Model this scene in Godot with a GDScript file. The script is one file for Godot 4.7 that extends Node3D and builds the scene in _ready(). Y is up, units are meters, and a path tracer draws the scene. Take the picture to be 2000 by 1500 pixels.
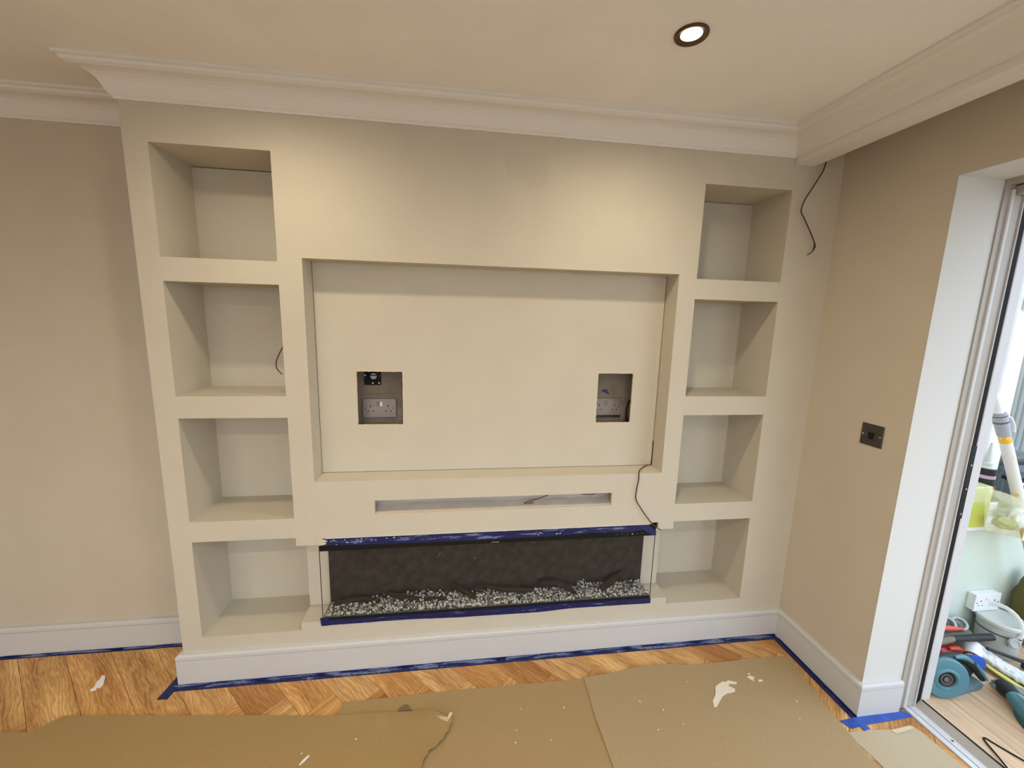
extends Node3D

# ------------------------------------------------------------------ state
var origin := {}
var used := {}
var M := {}
var rng := RandomNumberGenerator.new()
const CEIL := 2.336

# ------------------------------------------------------------------ mesh helpers
func mb() -> SurfaceTool:
	var st := SurfaceTool.new()
	st.begin(Mesh.PRIMITIVE_TRIANGLES)
	return st

func tri(st: SurfaceTool, a: Vector3, b: Vector3, c: Vector3, hint: Vector3, ua := Vector2.ZERO, ub := Vector2.ZERO, uc := Vector2.ZERO) -> void:
	var n := (b - a).cross(c - a)
	if n.length_squared() < 1e-16:
		return
	n = n.normalized()
	if n.dot(hint) < 0.0:
		n = -n
	var flip := (b - a).cross(c - a).dot(n) > 0.0
	var ps := [a, c, b] if flip else [a, b, c]
	var us := [ua, uc, ub] if flip else [ua, ub, uc]
	for i in 3:
		st.set_normal(n)
		st.set_uv(us[i])
		st.add_vertex(ps[i])

func face(st: SurfaceTool, pts: Array, hint: Vector3) -> void:
	for i in range(1, pts.size() - 1):
		tri(st, pts[0], pts[i], pts[i + 1], hint)

func tri_s(st: SurfaceTool, p: Array, n: Array, u: Array) -> void:
	var cr: Vector3 = (p[1] - p[0]).cross(p[2] - p[0])
	if cr.length_squared() < 1e-18:
		return
	var order := [0, 1, 2]
	if cr.dot(n[0] + n[1] + n[2]) > 0.0:
		order = [0, 2, 1]
	for i in order:
		st.set_normal(n[i])
		st.set_uv(u[i])
		st.add_vertex(p[i])

func box(st: SurfaceTool, c: Vector3, s: Vector3, bev := 0.0, b := Basis()) -> void:
	var h := s * 0.5
	bev = minf(bev, minf(h.x, minf(h.y, h.z)) * 0.9)
	if bev <= 0.0:
		for ax in 3:
			for sg in [-1.0, 1.0]:
				var n := Vector3.ZERO
				n[ax] = sg
				var u := (ax + 1) % 3
				var v := (ax + 2) % 3
				var q := []
				for k in [[-1, -1], [1, -1], [1, 1], [-1, 1]]:
					var p := Vector3.ZERO
					p[ax] = sg * h[ax]
					p[u] = k[0] * h[u]
					p[v] = k[1] * h[v]
					q.append(c + b * p)
				face(st, q, b * n)
		return
	var at := func(sx, sy, sz, ax) -> Vector3:
		var p := Vector3(sx * (h.x - bev), sy * (h.y - bev), sz * (h.z - bev))
		p[ax] += [sx, sy, sz][ax] * bev
		return c + b * p
	for ax in 3:
		var u := (ax + 1) % 3
		var v := (ax + 2) % 3
		for sg in [-1, 1]:
			var q := []
			for k in [[-1, -1], [1, -1], [1, 1], [-1, 1]]:
				var s3 := [0, 0, 0]
				s3[ax] = sg
				s3[u] = k[0]
				s3[v] = k[1]
				q.append(at.call(s3[0], s3[1], s3[2], ax))
			var n := Vector3.ZERO
			n[ax] = sg
			face(st, q, b * n)
		for su in [-1, 1]:
			for sv in [-1, 1]:
				var q := []
				for e in [[-1, u], [-1, v], [1, v], [1, u]]:
					var s3 := [0, 0, 0]
					s3[ax] = e[0]
					s3[u] = su
					s3[v] = sv
					q.append(at.call(s3[0], s3[1], s3[2], e[1]))
				var n := Vector3.ZERO
				n[u] = su
				n[v] = sv
				face(st, q, b * n)
	for sx in [-1, 1]:
		for sy in [-1, 1]:
			for sz in [-1, 1]:
				face(st, [at.call(sx, sy, sz, 0), at.call(sx, sy, sz, 1), at.call(sx, sy, sz, 2)], b * Vector3(sx, sy, sz))

func bb(st: SurfaceTool, x0: float, x1: float, y0: float, y1: float, z0: float, z1: float, bev := 0.0) -> void:
	box(st, Vector3((x0 + x1) / 2, (y0 + y1) / 2, (z0 + z1) / 2), Vector3(absf(x1 - x0), absf(y1 - y0), absf(z1 - z0)), bev)

func tube(st: SurfaceTool, pts: Array, radii, sides := 8, flat := 1.0) -> void:
	var n := pts.size()
	var t0: Vector3 = (pts[1] - pts[0]).normalized()
	var up := Vector3.UP if absf(t0.y) < 0.9 else Vector3.RIGHT
	var nx := t0.cross(up).normalized()
	var rings := []
	var norms := []
	var run := 0.0
	var runs := []
	for i in n:
		var t: Vector3 = (pts[mini(i + 1, n - 1)] - pts[maxi(i - 1, 0)]).normalized()
		nx = (nx - t * nx.dot(t)).normalized()
		var ny := t.cross(nx)
		var r: float = radii[i] if radii is Array else radii
		var ring := []
		var nn := []
		for k in sides + 1:
			var a := TAU * k / sides
			var d := nx * cos(a) + ny * sin(a) * flat
			ring.append(pts[i] + d * r)
			nn.append((nx * cos(a) + ny * sin(a) / flat).normalized())
		rings.append(ring)
		norms.append(nn)
		if i > 0:
			run += (pts[i] - pts[i - 1]).length()
		runs.append(run)
	for i in n - 1:
		for k in sides:
			var u0 := float(k) / sides
			var u1 := float(k + 1) / sides
			tri_s(st, [rings[i][k], rings[i][k + 1], rings[i + 1][k + 1]], [norms[i][k], norms[i][k + 1], norms[i + 1][k + 1]], [Vector2(runs[i], u0), Vector2(runs[i], u1), Vector2(runs[i + 1], u1)])
			tri_s(st, [rings[i][k], rings[i + 1][k + 1], rings[i + 1][k]], [norms[i][k], norms[i + 1][k + 1], norms[i + 1][k]], [Vector2(runs[i], u0), Vector2(runs[i + 1], u1), Vector2(runs[i + 1], u0)])
	for e in [0, n - 1]:
		var hint: Vector3 = (pts[0] - pts[1]) if e == 0 else (pts[n - 1] - pts[n - 2])
		for k in sides:
			tri(st, pts[e], rings[e][k], rings[e][k + 1], hint)

func smooth_path(pts: Array, per := 6) -> Array:
	var c := []
	for i in pts.size() - 1:
		var p0: Vector3 = pts[maxi(i - 1, 0)]
		var p1: Vector3 = pts[i]
		var p2: Vector3 = pts[i + 1]
		var p3: Vector3 = pts[mini(i + 2, pts.size() - 1)]
		for k in per:
			c.append(p1.cubic_interpolate(p2, p0, p3, float(k) / per))
	c.append(pts[-1])
	return c

# profile: Array of Vector2(radius, height) turned about the y axis of xf
func lathe(st: SurfaceTool, prof: Array, sides: int, xf := Transform3D()) -> void:
	for i in prof.size() - 1:
		var a: Vector2 = prof[i]
		var b: Vector2 = prof[i + 1]
		var d := b - a
		if d.length() < 1e-7:
			continue
		var nr := Vector2(d.y, -d.x).normalized()
		for k in sides:
			var t0 := TAU * k / sides
			var t1 := TAU * (k + 1) / sides
			var e0 := Vector3(cos(t0), 0, sin(t0))
			var e1 := Vector3(cos(t1), 0, sin(t1))
			var p := [xf * (e0 * a.x + Vector3(0, a.y, 0)), xf * (e1 * a.x + Vector3(0, a.y, 0)), xf * (e1 * b.x + Vector3(0, b.y, 0)), xf * (e0 * b.x + Vector3(0, b.y, 0))]
			var n0: Vector3 = xf.basis * (e0 * nr.x + Vector3(0, nr.y, 0))
			var n1: Vector3 = xf.basis * (e1 * nr.x + Vector3(0, nr.y, 0))
			n0 = n0.normalized()
			n1 = n1.normalized()
			var u := [Vector2(float(k) / sides, float(i)), Vector2(float(k + 1) / sides, float(i)), Vector2(float(k + 1) / sides, float(i + 1)), Vector2(float(k) / sides, float(i + 1))]
			tri_s(st, [p[0], p[1], p[2]], [n0, n1, n1], [u[0], u[1], u[2]])
			tri_s(st, [p[0], p[2], p[3]], [n0, n1, n0], [u[0], u[2], u[3]])

# a transform whose y axis is n, at c
func along(c: Vector3, n: Vector3) -> Transform3D:
	n = n.normalized()
	var x := n.cross(Vector3.UP if absf(n.y) < 0.9 else Vector3.RIGHT).normalized()
	return Transform3D(Basis(x, n, x.cross(n)), c)

# polygon in the local xy plane of xf, extruded along its +z
func prism(st: SurfaceTool, poly: PackedVector2Array, xf: Transform3D, depth: float) -> void:
	var idx := Geometry2D.triangulate_polygon(poly)
	var nz := xf.basis.z.normalized()
	for i in range(0, idx.size(), 3):
		var q := []
		for k in 3:
			q.append(poly[idx[i + k]])
		tri(st, xf * Vector3(q[0].x, q[0].y, depth), xf * Vector3(q[1].x, q[1].y, depth), xf * Vector3(q[2].x, q[2].y, depth), nz, q[0], q[1], q[2])
		tri(st, xf * Vector3(q[0].x, q[0].y, 0), xf * Vector3(q[1].x, q[1].y, 0), xf * Vector3(q[2].x, q[2].y, 0), -nz, q[0], q[1], q[2])
	var area := 0.0
	for i in poly.size():
		area += poly[i].cross(poly[(i + 1) % poly.size()])
	for i in poly.size():
		var a := poly[i]
		var b := poly[(i + 1) % poly.size()]
		var o := Vector2(b.y - a.y, a.x - b.x) * signf(area)
		face(st, [xf * Vector3(a.x, a.y, 0), xf * Vector3(b.x, b.y, 0), xf * Vector3(b.x, b.y, depth), xf * Vector3(a.x, a.y, depth)], xf.basis * Vector3(o.x, o.y, 0))

const FLAT := Basis(Vector3(1, 0, 0), Vector3(0, 0, 1), Vector3(0, -1, 0))   # polygon (x, z) -> extruded downwards; see flat_prism

# polygon given as (x, z), from y0 up to y1
func flat_prism(st: SurfaceTool, poly: PackedVector2Array, y0: float, y1: float) -> void:
	prism(st, poly, Transform3D(Basis(Vector3(1, 0, 0), Vector3(0, 0, 1), Vector3(0, 1, 0)), Vector3(0, y0, 0)), y1 - y0)

# lumpy ellipsoid
func blob(st: SurfaceTool, xf: Transform3D, amp: float, freq: float, sd: int, pw := 1.0, rows := 16, cols := 24) -> void:
	var nz := FastNoiseLite.new()
	nz.seed = sd
	nz.frequency = freq
	var g := []
	for i in rows + 1:
		var row := []
		for k in cols + 1:
			var a := PI * i / rows
			var b := TAU * (k % cols) / cols
			var d := Vector3(sin(a) * cos(b), cos(a), sin(a) * sin(b))
			var q := Vector3(signf(d.x) * pow(absf(d.x), pw), signf(d.y) * pow(absf(d.y), pw), signf(d.z) * pow(absf(d.z), pw))
			row.append(xf * (q * (1.0 + amp * nz.get_noise_3d(d.x * 10, d.y * 10, d.z * 10))))
		g.append(row)
	var nrm := []
	for i in rows + 1:
		var row := []
		for k in cols + 1:
			var a: Vector3 = g[mini(i + 1, rows)][k] - g[maxi(i - 1, 0)][k]
			var b: Vector3 = g[i][(k + 1) % cols] - g[i][(k - 1 + cols) % cols]
			var n := a.cross(b)
			if n.length() < 1e-9:
				n = g[i][k] - xf.origin
			n = n.normalized()
			if n.dot(g[i][k] - xf.origin) < 0:
				n = -n
			row.append(n)
		nrm.append(row)
	for i in rows:
		for k in cols:
			tri_s(st, [g[i][k], g[i][k + 1], g[i + 1][k + 1]], [nrm[i][k], nrm[i][k + 1], nrm[i + 1][k + 1]], [Vector2(float(k) / cols, float(i) / rows), Vector2(float(k + 1) / cols, float(i) / rows), Vector2(float(k + 1) / cols, float(i + 1) / rows)])
			tri_s(st, [g[i][k], g[i + 1][k + 1], g[i + 1][k]], [nrm[i][k], nrm[i + 1][k + 1], nrm[i + 1][k]], [Vector2(float(k) / cols, float(i) / rows), Vector2(float(k + 1) / cols, float(i + 1) / rows), Vector2(float(k) / cols, float(i + 1) / rows)])

# profile (out, y) swept along a path of (x, z); the room lies on the left of the path's direction when side = 1
func sweep(st: SurfaceTool, path: Array, side: float, prof: Array) -> void:
	var n := path.size()
	var rows := []
	for i in n:
		var d0: Vector2 = (path[i] - path[i - 1]).normalized() if i > 0 else (path[1] - path[0]).normalized()
		var d1: Vector2 = (path[i + 1] - path[i]).normalized() if i < n - 1 else d0
		var n0 := Vector2(d0.y, -d0.x) * side
		var n1 := Vector2(d1.y, -d1.x) * side
		var m := (n0 + n1) / (1.0 + n0.dot(n1))
		var row := []
		for q in prof:
			row.append(Vector3(path[i].x + m.x * q.x, q.y, path[i].y + m.y * q.x))
		rows.append(row)
	for i in n - 1:
		var d: Vector2 = (path[i + 1] - path[i]).normalized()
		var nn := Vector2(d.y, -d.x) * side
		for k in prof.size() - 1:
			var e: Vector2 = prof[k + 1] - prof[k]
			var o := Vector2(e.y, -e.x)
			face(st, [rows[i][k], rows[i + 1][k], rows[i + 1][k + 1], rows[i][k + 1]], Vector3(nn.x * o.x, o.y, nn.y * o.x))
	for e in [0, n - 1]:
		var pl := PackedVector2Array()
		for q in prof:
			pl.append(q)
		var idx := Geometry2D.triangulate_polygon(pl)
		var dd: Vector2 = (path[0] - path[1]) if e == 0 else (path[n - 1] - path[n - 2])
		for i in range(0, idx.size(), 3):
			tri(st, rows[e][idx[i]], rows[e][idx[i + 1]], rows[e][idx[i + 2]], Vector3(dd.x, 0, dd.y))

# ------------------------------------------------------------------ object helpers
func numbered(called: String) -> String:
	if not used.has(called):
		used[called] = 0
		return called
	used[called] += 1
	return "%s_%03d" % [called, used[called]]

func tag(o: Node, label: String, category := "", group := "", kind := "") -> void:
	if label:
		o.set_meta("label", label)
	if category:
		o.set_meta("category", category)
	if group:
		o.set_meta("group", group)
	if kind:
		o.set_meta("kind", kind)

# meshes are built in room coordinates; a part is moved back by its thing's base
func obj(called: String, st: SurfaceTool, m: Material, parent: Node3D = null) -> MeshInstance3D:
	var o := MeshInstance3D.new()
	var mesh := st.commit()
	o.mesh = mesh
	o.material_override = null
	if mesh.get_surface_count():
		mesh.surface_set_material(0, m)
	o.cast_shadow = GeometryInstance3D.SHADOW_CASTING_SETTING_ON
	if parent == null:
		o.name = numbered(called)
		add_child(o, true)
	else:
		o.name = called
		if origin.has(parent):
			o.position = -origin[parent]
		parent.add_child(o, true)
	return o

func thing(called: String, label: String, category: String, at: Vector3, group := "", kind := "") -> Node3D:
	var o := Node3D.new()
	o.name = numbered(called)
	add_child(o, true)
	o.position = at
	origin[o] = at
	tag(o, label, category, group, kind)
	return o

func struct(called: String, st: SurfaceTool, m: Material, label: String, category := "") -> MeshInstance3D:
	var o := obj(called, st, m)
	tag(o, label, category, "", "structure")
	return o

# ------------------------------------------------------------------ materials
func lin(r: float, g: float, b: float) -> Color:
	return Color(r, g, b).linear_to_srgb()

func mat(c: Color, rough := 0.7, metal := 0.0, spec := 0.5) -> StandardMaterial3D:
	var m := StandardMaterial3D.new()
	m.albedo_color = c
	m.roughness = rough
	m.metallic = metal
	m.metallic_specular = spec
	return m

func noise_tex(sd: int, freq: float, size := 256, lo := 0.9, hi := 1.0, normal := false) -> NoiseTexture2D:
	var n := FastNoiseLite.new()
	n.seed = sd
	n.frequency = freq
	n.fractal_octaves = 4
	var t := NoiseTexture2D.new()
	t.noise = n
	t.width = size
	t.height = size
	t.seamless = true
	t.as_normal_map = normal
	if not normal:
		var g := Gradient.new()
		g.set_color(0, Color(lo, lo, lo))
		g.set_color(1, Color(hi, hi, hi))
		t.color_ramp = g
	return t

func tri_map(m: StandardMaterial3D, t: Texture2D, scale: float) -> StandardMaterial3D:
	m.albedo_texture = t
	m.uv1_triplanar = true
	m.uv1_world_triplanar = true
	m.uv1_scale = Vector3.ONE * scale
	return m

func wood_tex(sd: int, w: int, h: int, knots: Array) -> ImageTexture:
	var a := FastNoiseLite.new()
	a.seed = sd
	a.frequency = 1.0
	a.fractal_octaves = 3
	var im := Image.create(w, h, false, Image.FORMAT_RGB8)
	var dark := Vector3(0.58, 0.40, 0.22)
	var light := Vector3(0.92, 0.765, 0.53)
	for j in h:
		var y := float(j) / h * 0.27
		for i in w:
			var x := float(i) / w * 1.3
			var dx := 0.0
			var kn := 0.0
			for k in knots:
				var d := Vector2((x - k.x) * 0.55, y - k.y).length()
				dx += 0.010 * exp(-d * d / 0.0004)
				kn = maxf(kn, 1.0 - smoothstep(0.45, 1.0, d / k.z))
			var warp := a.get_noise_2d(x * 2.2 + 7, y * 9.0) * 0.030 + dx
			var r := (y + warp + 0.010 * sin(x * 2.0 + sd)) * 430.0
			var ring := 0.5 + 0.5 * sin(r + 2.0 * a.get_noise_2d(x * 3, y * 40))
			var fine := a.get_noise_2d(x * 14.0, y * 420.0)
			var broad := a.get_noise_2d(x * 1.3 + 50, y * 12.0)
			var v := clampf(0.56 + 0.34 * (ring - 0.5) * (0.5 + 0.9 * absf(broad)) + 0.42 * fine + 0.40 * broad, 0, 1)
			var c := dark.lerp(light, v)
			c = c.lerp(Vector3(0.12, 0.06, 0.03), kn * 0.85)
			im.set_pixel(i, j, Color(c.x, c.y, c.z))
	return ImageTexture.create_from_image(im)

func tape_tex(sd: int, cover: float) -> ImageTexture:
	var a := FastNoiseLite.new()
	a.seed = sd
	a.frequency = 1.0
	a.fractal_octaves = 4
	var im := Image.create(1024, 64, false, Image.FORMAT_RGB8)
	for j in 64:
		var v := float(j) / 63.0
		for i in 1024:
			var x := float(i) / 1024.0
			var q := a.get_noise_2d(x * 9.0, v * 1.6) + 0.5 * a.get_noise_2d(x * 60.0, v * 9.0)
			var band := 1.0 - smoothstep(0.12, 0.62, absf(v - 0.42))
			var s := smoothstep(0.05, 0.45, q + band * 0.45 - 0.42 + cover)
			var crease := 0.88 + 0.2 * a.get_noise_2d(x * 30.0 + 90, v * 3.0)
			var c := Vector3(0.040, 0.10, 0.36) * crease
			c = c.lerp(Vector3(0.72, 0.74, 0.80), s * 0.62)
			im.set_pixel(i, j, Color(clampf(c.x, 0, 1), clampf(c.y, 0, 1), clampf(c.z, 0, 1)))
	return ImageTexture.create_from_image(im)

func make_materials() -> void:
	var wall_n := noise_tex(3, 0.012, 512, 0.975, 1.0)
	M.wall = tri_map(mat(lin(0.575, 0.535, 0.440), 0.75, 0, 0.35), wall_n, 0.6)
	M.wall_patch = mat(lin(0.535, 0.495, 0.410), 0.75, 0, 0.35)
	M.taupe = tri_map(mat(lin(0.58, 0.52, 0.42), 0.75, 0, 0.35), wall_n, 0.6)
	M.ceiling = tri_map(mat(lin(0.88, 0.875, 0.85), 0.9, 0, 0.2), wall_n, 0.5)
	M.white = mat(lin(0.77, 0.765, 0.74), 0.5, 0, 0.4)
	M.skirting = mat(lin(0.575, 0.575, 0.575), 0.5, 0, 0.4)
	M.reveal = mat(lin(0.64, 0.645, 0.625), 0.7, 0, 0.3)
	M.raw = tri_map(mat(lin(0.30, 0.255, 0.21), 0.95, 0, 0.1), noise_tex(8, 0.02, 256, 0.86, 1.0), 1.6)
	M.slot_raw = tri_map(mat(lin(0.50, 0.47, 0.44), 0.95, 0, 0.1), noise_tex(9, 0.01, 256, 0.94, 1.0), 1.0)
	M.mortar = tri_map(mat(lin(0.55, 0.51, 0.46), 0.95, 0, 0.1), noise_tex(10, 0.015, 256, 0.9, 1.0), 1.5)
	M.lip = mat(lin(0.66, 0.58, 0.45), 0.9, 0, 0.1)
	M.raw_edge = mat(lin(0.70, 0.58, 0.42), 0.9, 0, 0.1)
	M.black = mat(lin(0.006, 0.006, 0.006), 0.5, 0, 0.35)
	M.rubber = mat(lin(0.010, 0.010, 0.011), 0.7, 0, 0.3)
	M.glass = mat(Color(0.92, 0.97, 0.94, 0.02), 0.02)
	M.glass.transparency = BaseMaterial3D.TRANSPARENCY_ALPHA
	M.fire_glass = mat(Color(0.92, 0.97, 0.94, 0.006), 0.02, 0, 0.16)
	M.fire_glass.transparency = BaseMaterial3D.TRANSPARENCY_ALPHA
	M.fire_back = tri_map(mat(lin(0.052, 0.041, 0.033), 0.8, 0, 0.2), noise_tex(21, 0.02, 256, 0.7, 1.0), 3.0)
	M.crystal = mat(Color(0.96, 0.98, 1.0, 0.0), 0.03)
	M.crystal.refraction_enabled = true
	M.crystal.refraction_scale = 0.05
	M.frost = mat(lin(0.44, 0.42, 0.375), 0.12, 0, 0.9)
	M.log = tri_map(mat(lin(0.055, 0.037, 0.027), 0.9, 0, 0.2), noise_tex(22, 0.06, 256, 0.5, 1.0), 14.0)
	M.nickel = mat(lin(0.10, 0.095, 0.085), 0.35, 0.8)
	M.steel = mat(lin(0.30, 0.265, 0.25), 0.42, 0.35)
	M.screw = mat(lin(0.6, 0.58, 0.55), 0.3, 0.9)
	M.plastic_white = mat(lin(0.80, 0.81, 0.82), 0.35)
	M.bead = mat(lin(0.58, 0.585, 0.60), 0.4, 0, 0.4)
	M.upvc = mat(lin(0.41, 0.385, 0.35), 0.4, 0, 0.4)
	M.upvc_white = mat(lin(0.84, 0.84, 0.84), 0.35, 0, 0.5)
	M.alu = mat(lin(0.72, 0.73, 0.75), 0.35, 0.3)
	M.grey = mat(lin(0.17, 0.17, 0.16), 0.6)
	M.mint = tri_map(mat(lin(0.62, 0.715, 0.645), 0.8, 0, 0.3), wall_n, 0.8)
	M.bronze = mat(lin(0.10, 0.06, 0.03), 0.4, 0.6)
	M.wire_black = mat(lin(0.010, 0.006, 0.006), 0.45)
	M.wire_red = mat(lin(0.16, 0.02, 0.018), 0.45)
	M.paper_white = mat(lin(0.82, 0.81, 0.79), 0.85)
	M.flake = mat(lin(0.74, 0.68, 0.56), 0.9)
	for t in [["tape", 31, 0.0], ["tape_painted", 32, 0.22], ["tape_clean", 33, -0.22]]:
		var m := mat(Color.WHITE, 0.45, 0, 0.5)
		m.albedo_texture = tape_tex(t[1], t[2])
		M[t[0]] = m
	M.tape_plain = mat(lin(0.008, 0.016, 0.10), 0.45)
	M.tape_bright = tri_map(mat(lin(0.03, 0.11, 0.52), 0.45), noise_tex(34, 0.03, 128, 0.75, 1.0), 5.0)
	M.pole = mat(Color.WHITE, 0.45)
	M.pole.albedo_texture = pole_tex()
	var cn := noise_tex(41, 0.08, 512, 0.95, 1.0)
	var cards := {"card_a": [0.385, 0.262, 0.118], "card_b": [0.39, 0.275, 0.135], "card_c": [0.41, 0.305, 0.172], "card_d": [0.50, 0.42, 0.29]}
	for k in cards:
		var c: Array = cards[k]
		M[k] = tri_map(mat(lin(c[0], c[1], c[2]), 0.85, 0, 0.2), cn, 1.7)
		M[k].normal_enabled = true
		M[k].normal_texture = noise_tex(42, 0.012, 256, 0, 1, true)
		M[k].normal_scale = 0.10
	M.card_core = mat(lin(0.20, 0.13, 0.07), 0.95)
	M.card_pale = mat(lin(0.62, 0.50, 0.33), 0.95)
	var kn := [Vector3(0.31, 0.06, 0.009), Vector3(0.92, 0.20, 0.007)]
	var woods := [wood_tex(51, 1024, 220, [kn[0]]), wood_tex(52, 1024, 220, []), wood_tex(53, 1024, 220, [kn[1]])]
	M.wood = []
	for t in woods:
		for c in [Color(1, 1, 1), Color(0.94, 0.88, 0.80), Color(1.0, 0.96, 0.90), Color(0.87, 0.79, 0.71), Color(1.0, 0.99, 0.96)]:
			var m := mat(c, 0.42, 0, 0.4)
			m.albedo_texture = t
			M.wood.append(m)
	M.plank = []
	for c in [lin(0.98, 0.93, 0.86), lin(0.90, 0.84, 0.76), lin(0.84, 0.79, 0.72)]:
		var m := mat(c * 1.0, 0.6, 0, 0.3)
		m.albedo_texture = pale_tex()
		M.plank.append(m)

func pole_tex() -> ImageTexture:
	var a := FastNoiseLite.new()
	a.seed = 61
	a.frequency = 1.0
	a.fractal_octaves = 4
	var im := Image.create(512, 64, false, Image.FORMAT_RGB8)
	for j in 64:
		for i in 512:
			var s := float(i) / 512.0
			var q := a.get_noise_2d(s * 14.0, sin(j * TAU / 64.0) * 1.2 + cos(j * TAU / 64.0) * 0.7)
			var cover := smoothstep(-0.25, 0.15, q + (0.45 if s < 0.42 and s > 0.035 else -0.5))
			var c := Vector3(0.93, 0.72, 0.16).lerp(Vector3(0.86, 0.87, 0.86), cover)
			im.set_pixel(i, j, Color(c.x, c.y, c.z))
	return ImageTexture.create_from_image(im)

var pale: ImageTexture
func pale_tex() -> ImageTexture:
	if pale:
		return pale
	var a := FastNoiseLite.new()
	a.seed = 77
	a.frequency = 1.0
	var im := Image.create(512, 128, false, Image.FORMAT_RGB8)
	for j in 128:
		for i in 512:
			var v := 0.86 + 0.06 * a.get_noise_2d(i * 0.02, j * 0.5) + 0.10 * a.get_noise_2d(i * 0.01 + 9, j * 0.06)
			im.set_pixel(i, j, Color(v * 0.93, v * 0.82, v * 0.70))
	pale = ImageTexture.create_from_image(im)
	return pale

# ------------------------------------------------------------------ scene
func _ready() -> void:
	rng.seed = 4711
	# camera
	var cam := Camera3D.new()
	cam.name = "camera"
	cam.fov = rad_to_deg(2.0 * atan(750.0 / 794.7))
	cam.near = 0.05
	cam.far = 60.0
	cam.position = Vector3(-0.0555, 1.5634, 1.6618)
	cam.rotation = Vector3(-0.1628, -0.136, 0.0264)
	add_child(cam)
	cam.current = true
	# sky and exposure
	var env := Environment.new()
	env.background_mode = Environment.BG_SKY
	var sm := ProceduralSkyMaterial.new()
	sm.sky_top_color = Color(0.80, 0.88, 0.98)
	sm.sky_horizon_color = Color(0.96, 0.98, 1.0)
	sm.ground_horizon_color = Color(0.80, 0.82, 0.82)
	sm.ground_bottom_color = Color(0.55, 0.56, 0.55)
	sm.sky_energy_multiplier = 1.0
	sm.ground_energy_multiplier = 1.0
	var sky := Sky.new()
	sky.sky_material = sm
	env.sky = sky
	env.background_energy_multiplier = SKY
	env.tonemap_mode = Environment.TONE_MAPPER_LINEAR
	env.tonemap_exposure = EXPOSURE
	env.sdfgi_enabled = true
	env.ssao_enabled = true
	env.ssil_enabled = true
	var we := WorldEnvironment.new()
	we.name = "world_environment"
	we.environment = env
	add_child(we)
	make_materials()
	# ceiling lamps: the front row of two lights the niches, the others are unseen, placed behind the camera to light the media wall
	for p in [Vector2(0.573, 0.487), Vector2(-0.657, 0.462), Vector2(0.573, 2.05), Vector2(-0.657, 2.05), Vector2(-1.9, 2.05), Vector2(0.573, 3.5), Vector2(-0.657, 3.5), Vector2(-1.9, 3.5)]:
		downlight(p)
	shell()
	media_wall()
	cornice_and_skirting()
	wood_floor()
	patio_door()
	fireplace()
	fittings()
	wires()
	tapes()
	paper()
	conservatory()
	clutter()

const SKY := 3.15
const EXPOSURE := 1.28
const LAMP := 1.0

func downlight(p: Vector2) -> void:
	var front := p.x > 0 and p.y < 1
	var t := thing("downlight", "glowing round recessed ceiling light with a dark bronze rim" if front else "round recessed ceiling light, " + ["", "left one of the front row beside the media wall", "right one of the unseen middle row placed to light the media wall", "centre one of the unseen middle row placed to light the media wall", "left one of the unseen middle row placed to light the media wall", "right one of the unseen rear row placed to light the room", "centre one of the unseen rear row placed to light the room", "left one of the unseen rear row placed to light the room"][used.get("downlight", -1) + 1], "ceiling light", Vector3(p.x, CEIL, p.y))
	var c := Vector3(p.x, CEIL, p.y)
	var xf := Transform3D(Basis(), c)
	var st := mb()
	lathe(st, [Vector2(0.045, 0.0), Vector2(0.045, -0.004), Vector2(0.043, -0.0065), Vector2(0.040, -0.0065), Vector2(0.034, -0.0035), Vector2(0.0285, -0.0008), Vector2(0.0285, 0.002)], 48, xf)
	obj("trim_ring", st, M.bronze, t)
	st = mb()
	lathe(st, [Vector2(0.0286, -0.0010), Vector2(0.02, -0.0018), Vector2(0.0, -0.0022)], 40, xf)
	if not M.has("lamp"):
		M.lamp = mat(Color(1, 0.95, 0.85), 0.3)
		M.lamp.emission_enabled = true
		M.lamp.emission = Color(1.0, 0.93, 0.80)
		M.lamp.emission_energy_multiplier = 3.0
	obj("glowing_lens", st, M.lamp, t)
	var l := SpotLight3D.new()
	l.name = "lamp"
	l.light_color = Color(1.0, 0.93, 0.81)
	l.light_energy = LAMP * (0.49 if p.y < 1.0 else 0.80)  # unseen rows behind the camera run brighter, to light the media wall
	l.light_size = 0.03
	l.spot_range = 12.0
	l.spot_attenuation = 2.0
	l.spot_angle = 86.0 if p.y < 1.0 else 84.0
	l.spot_angle_attenuation = 1.0 if p.y < 1.0 else 0.8
	l.shadow_enabled = true
	l.position = Vector3(0, -0.012, 0)
	l.rotation = Vector3(-PI / 2, 0, 0)
	t.add_child(l)

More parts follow.
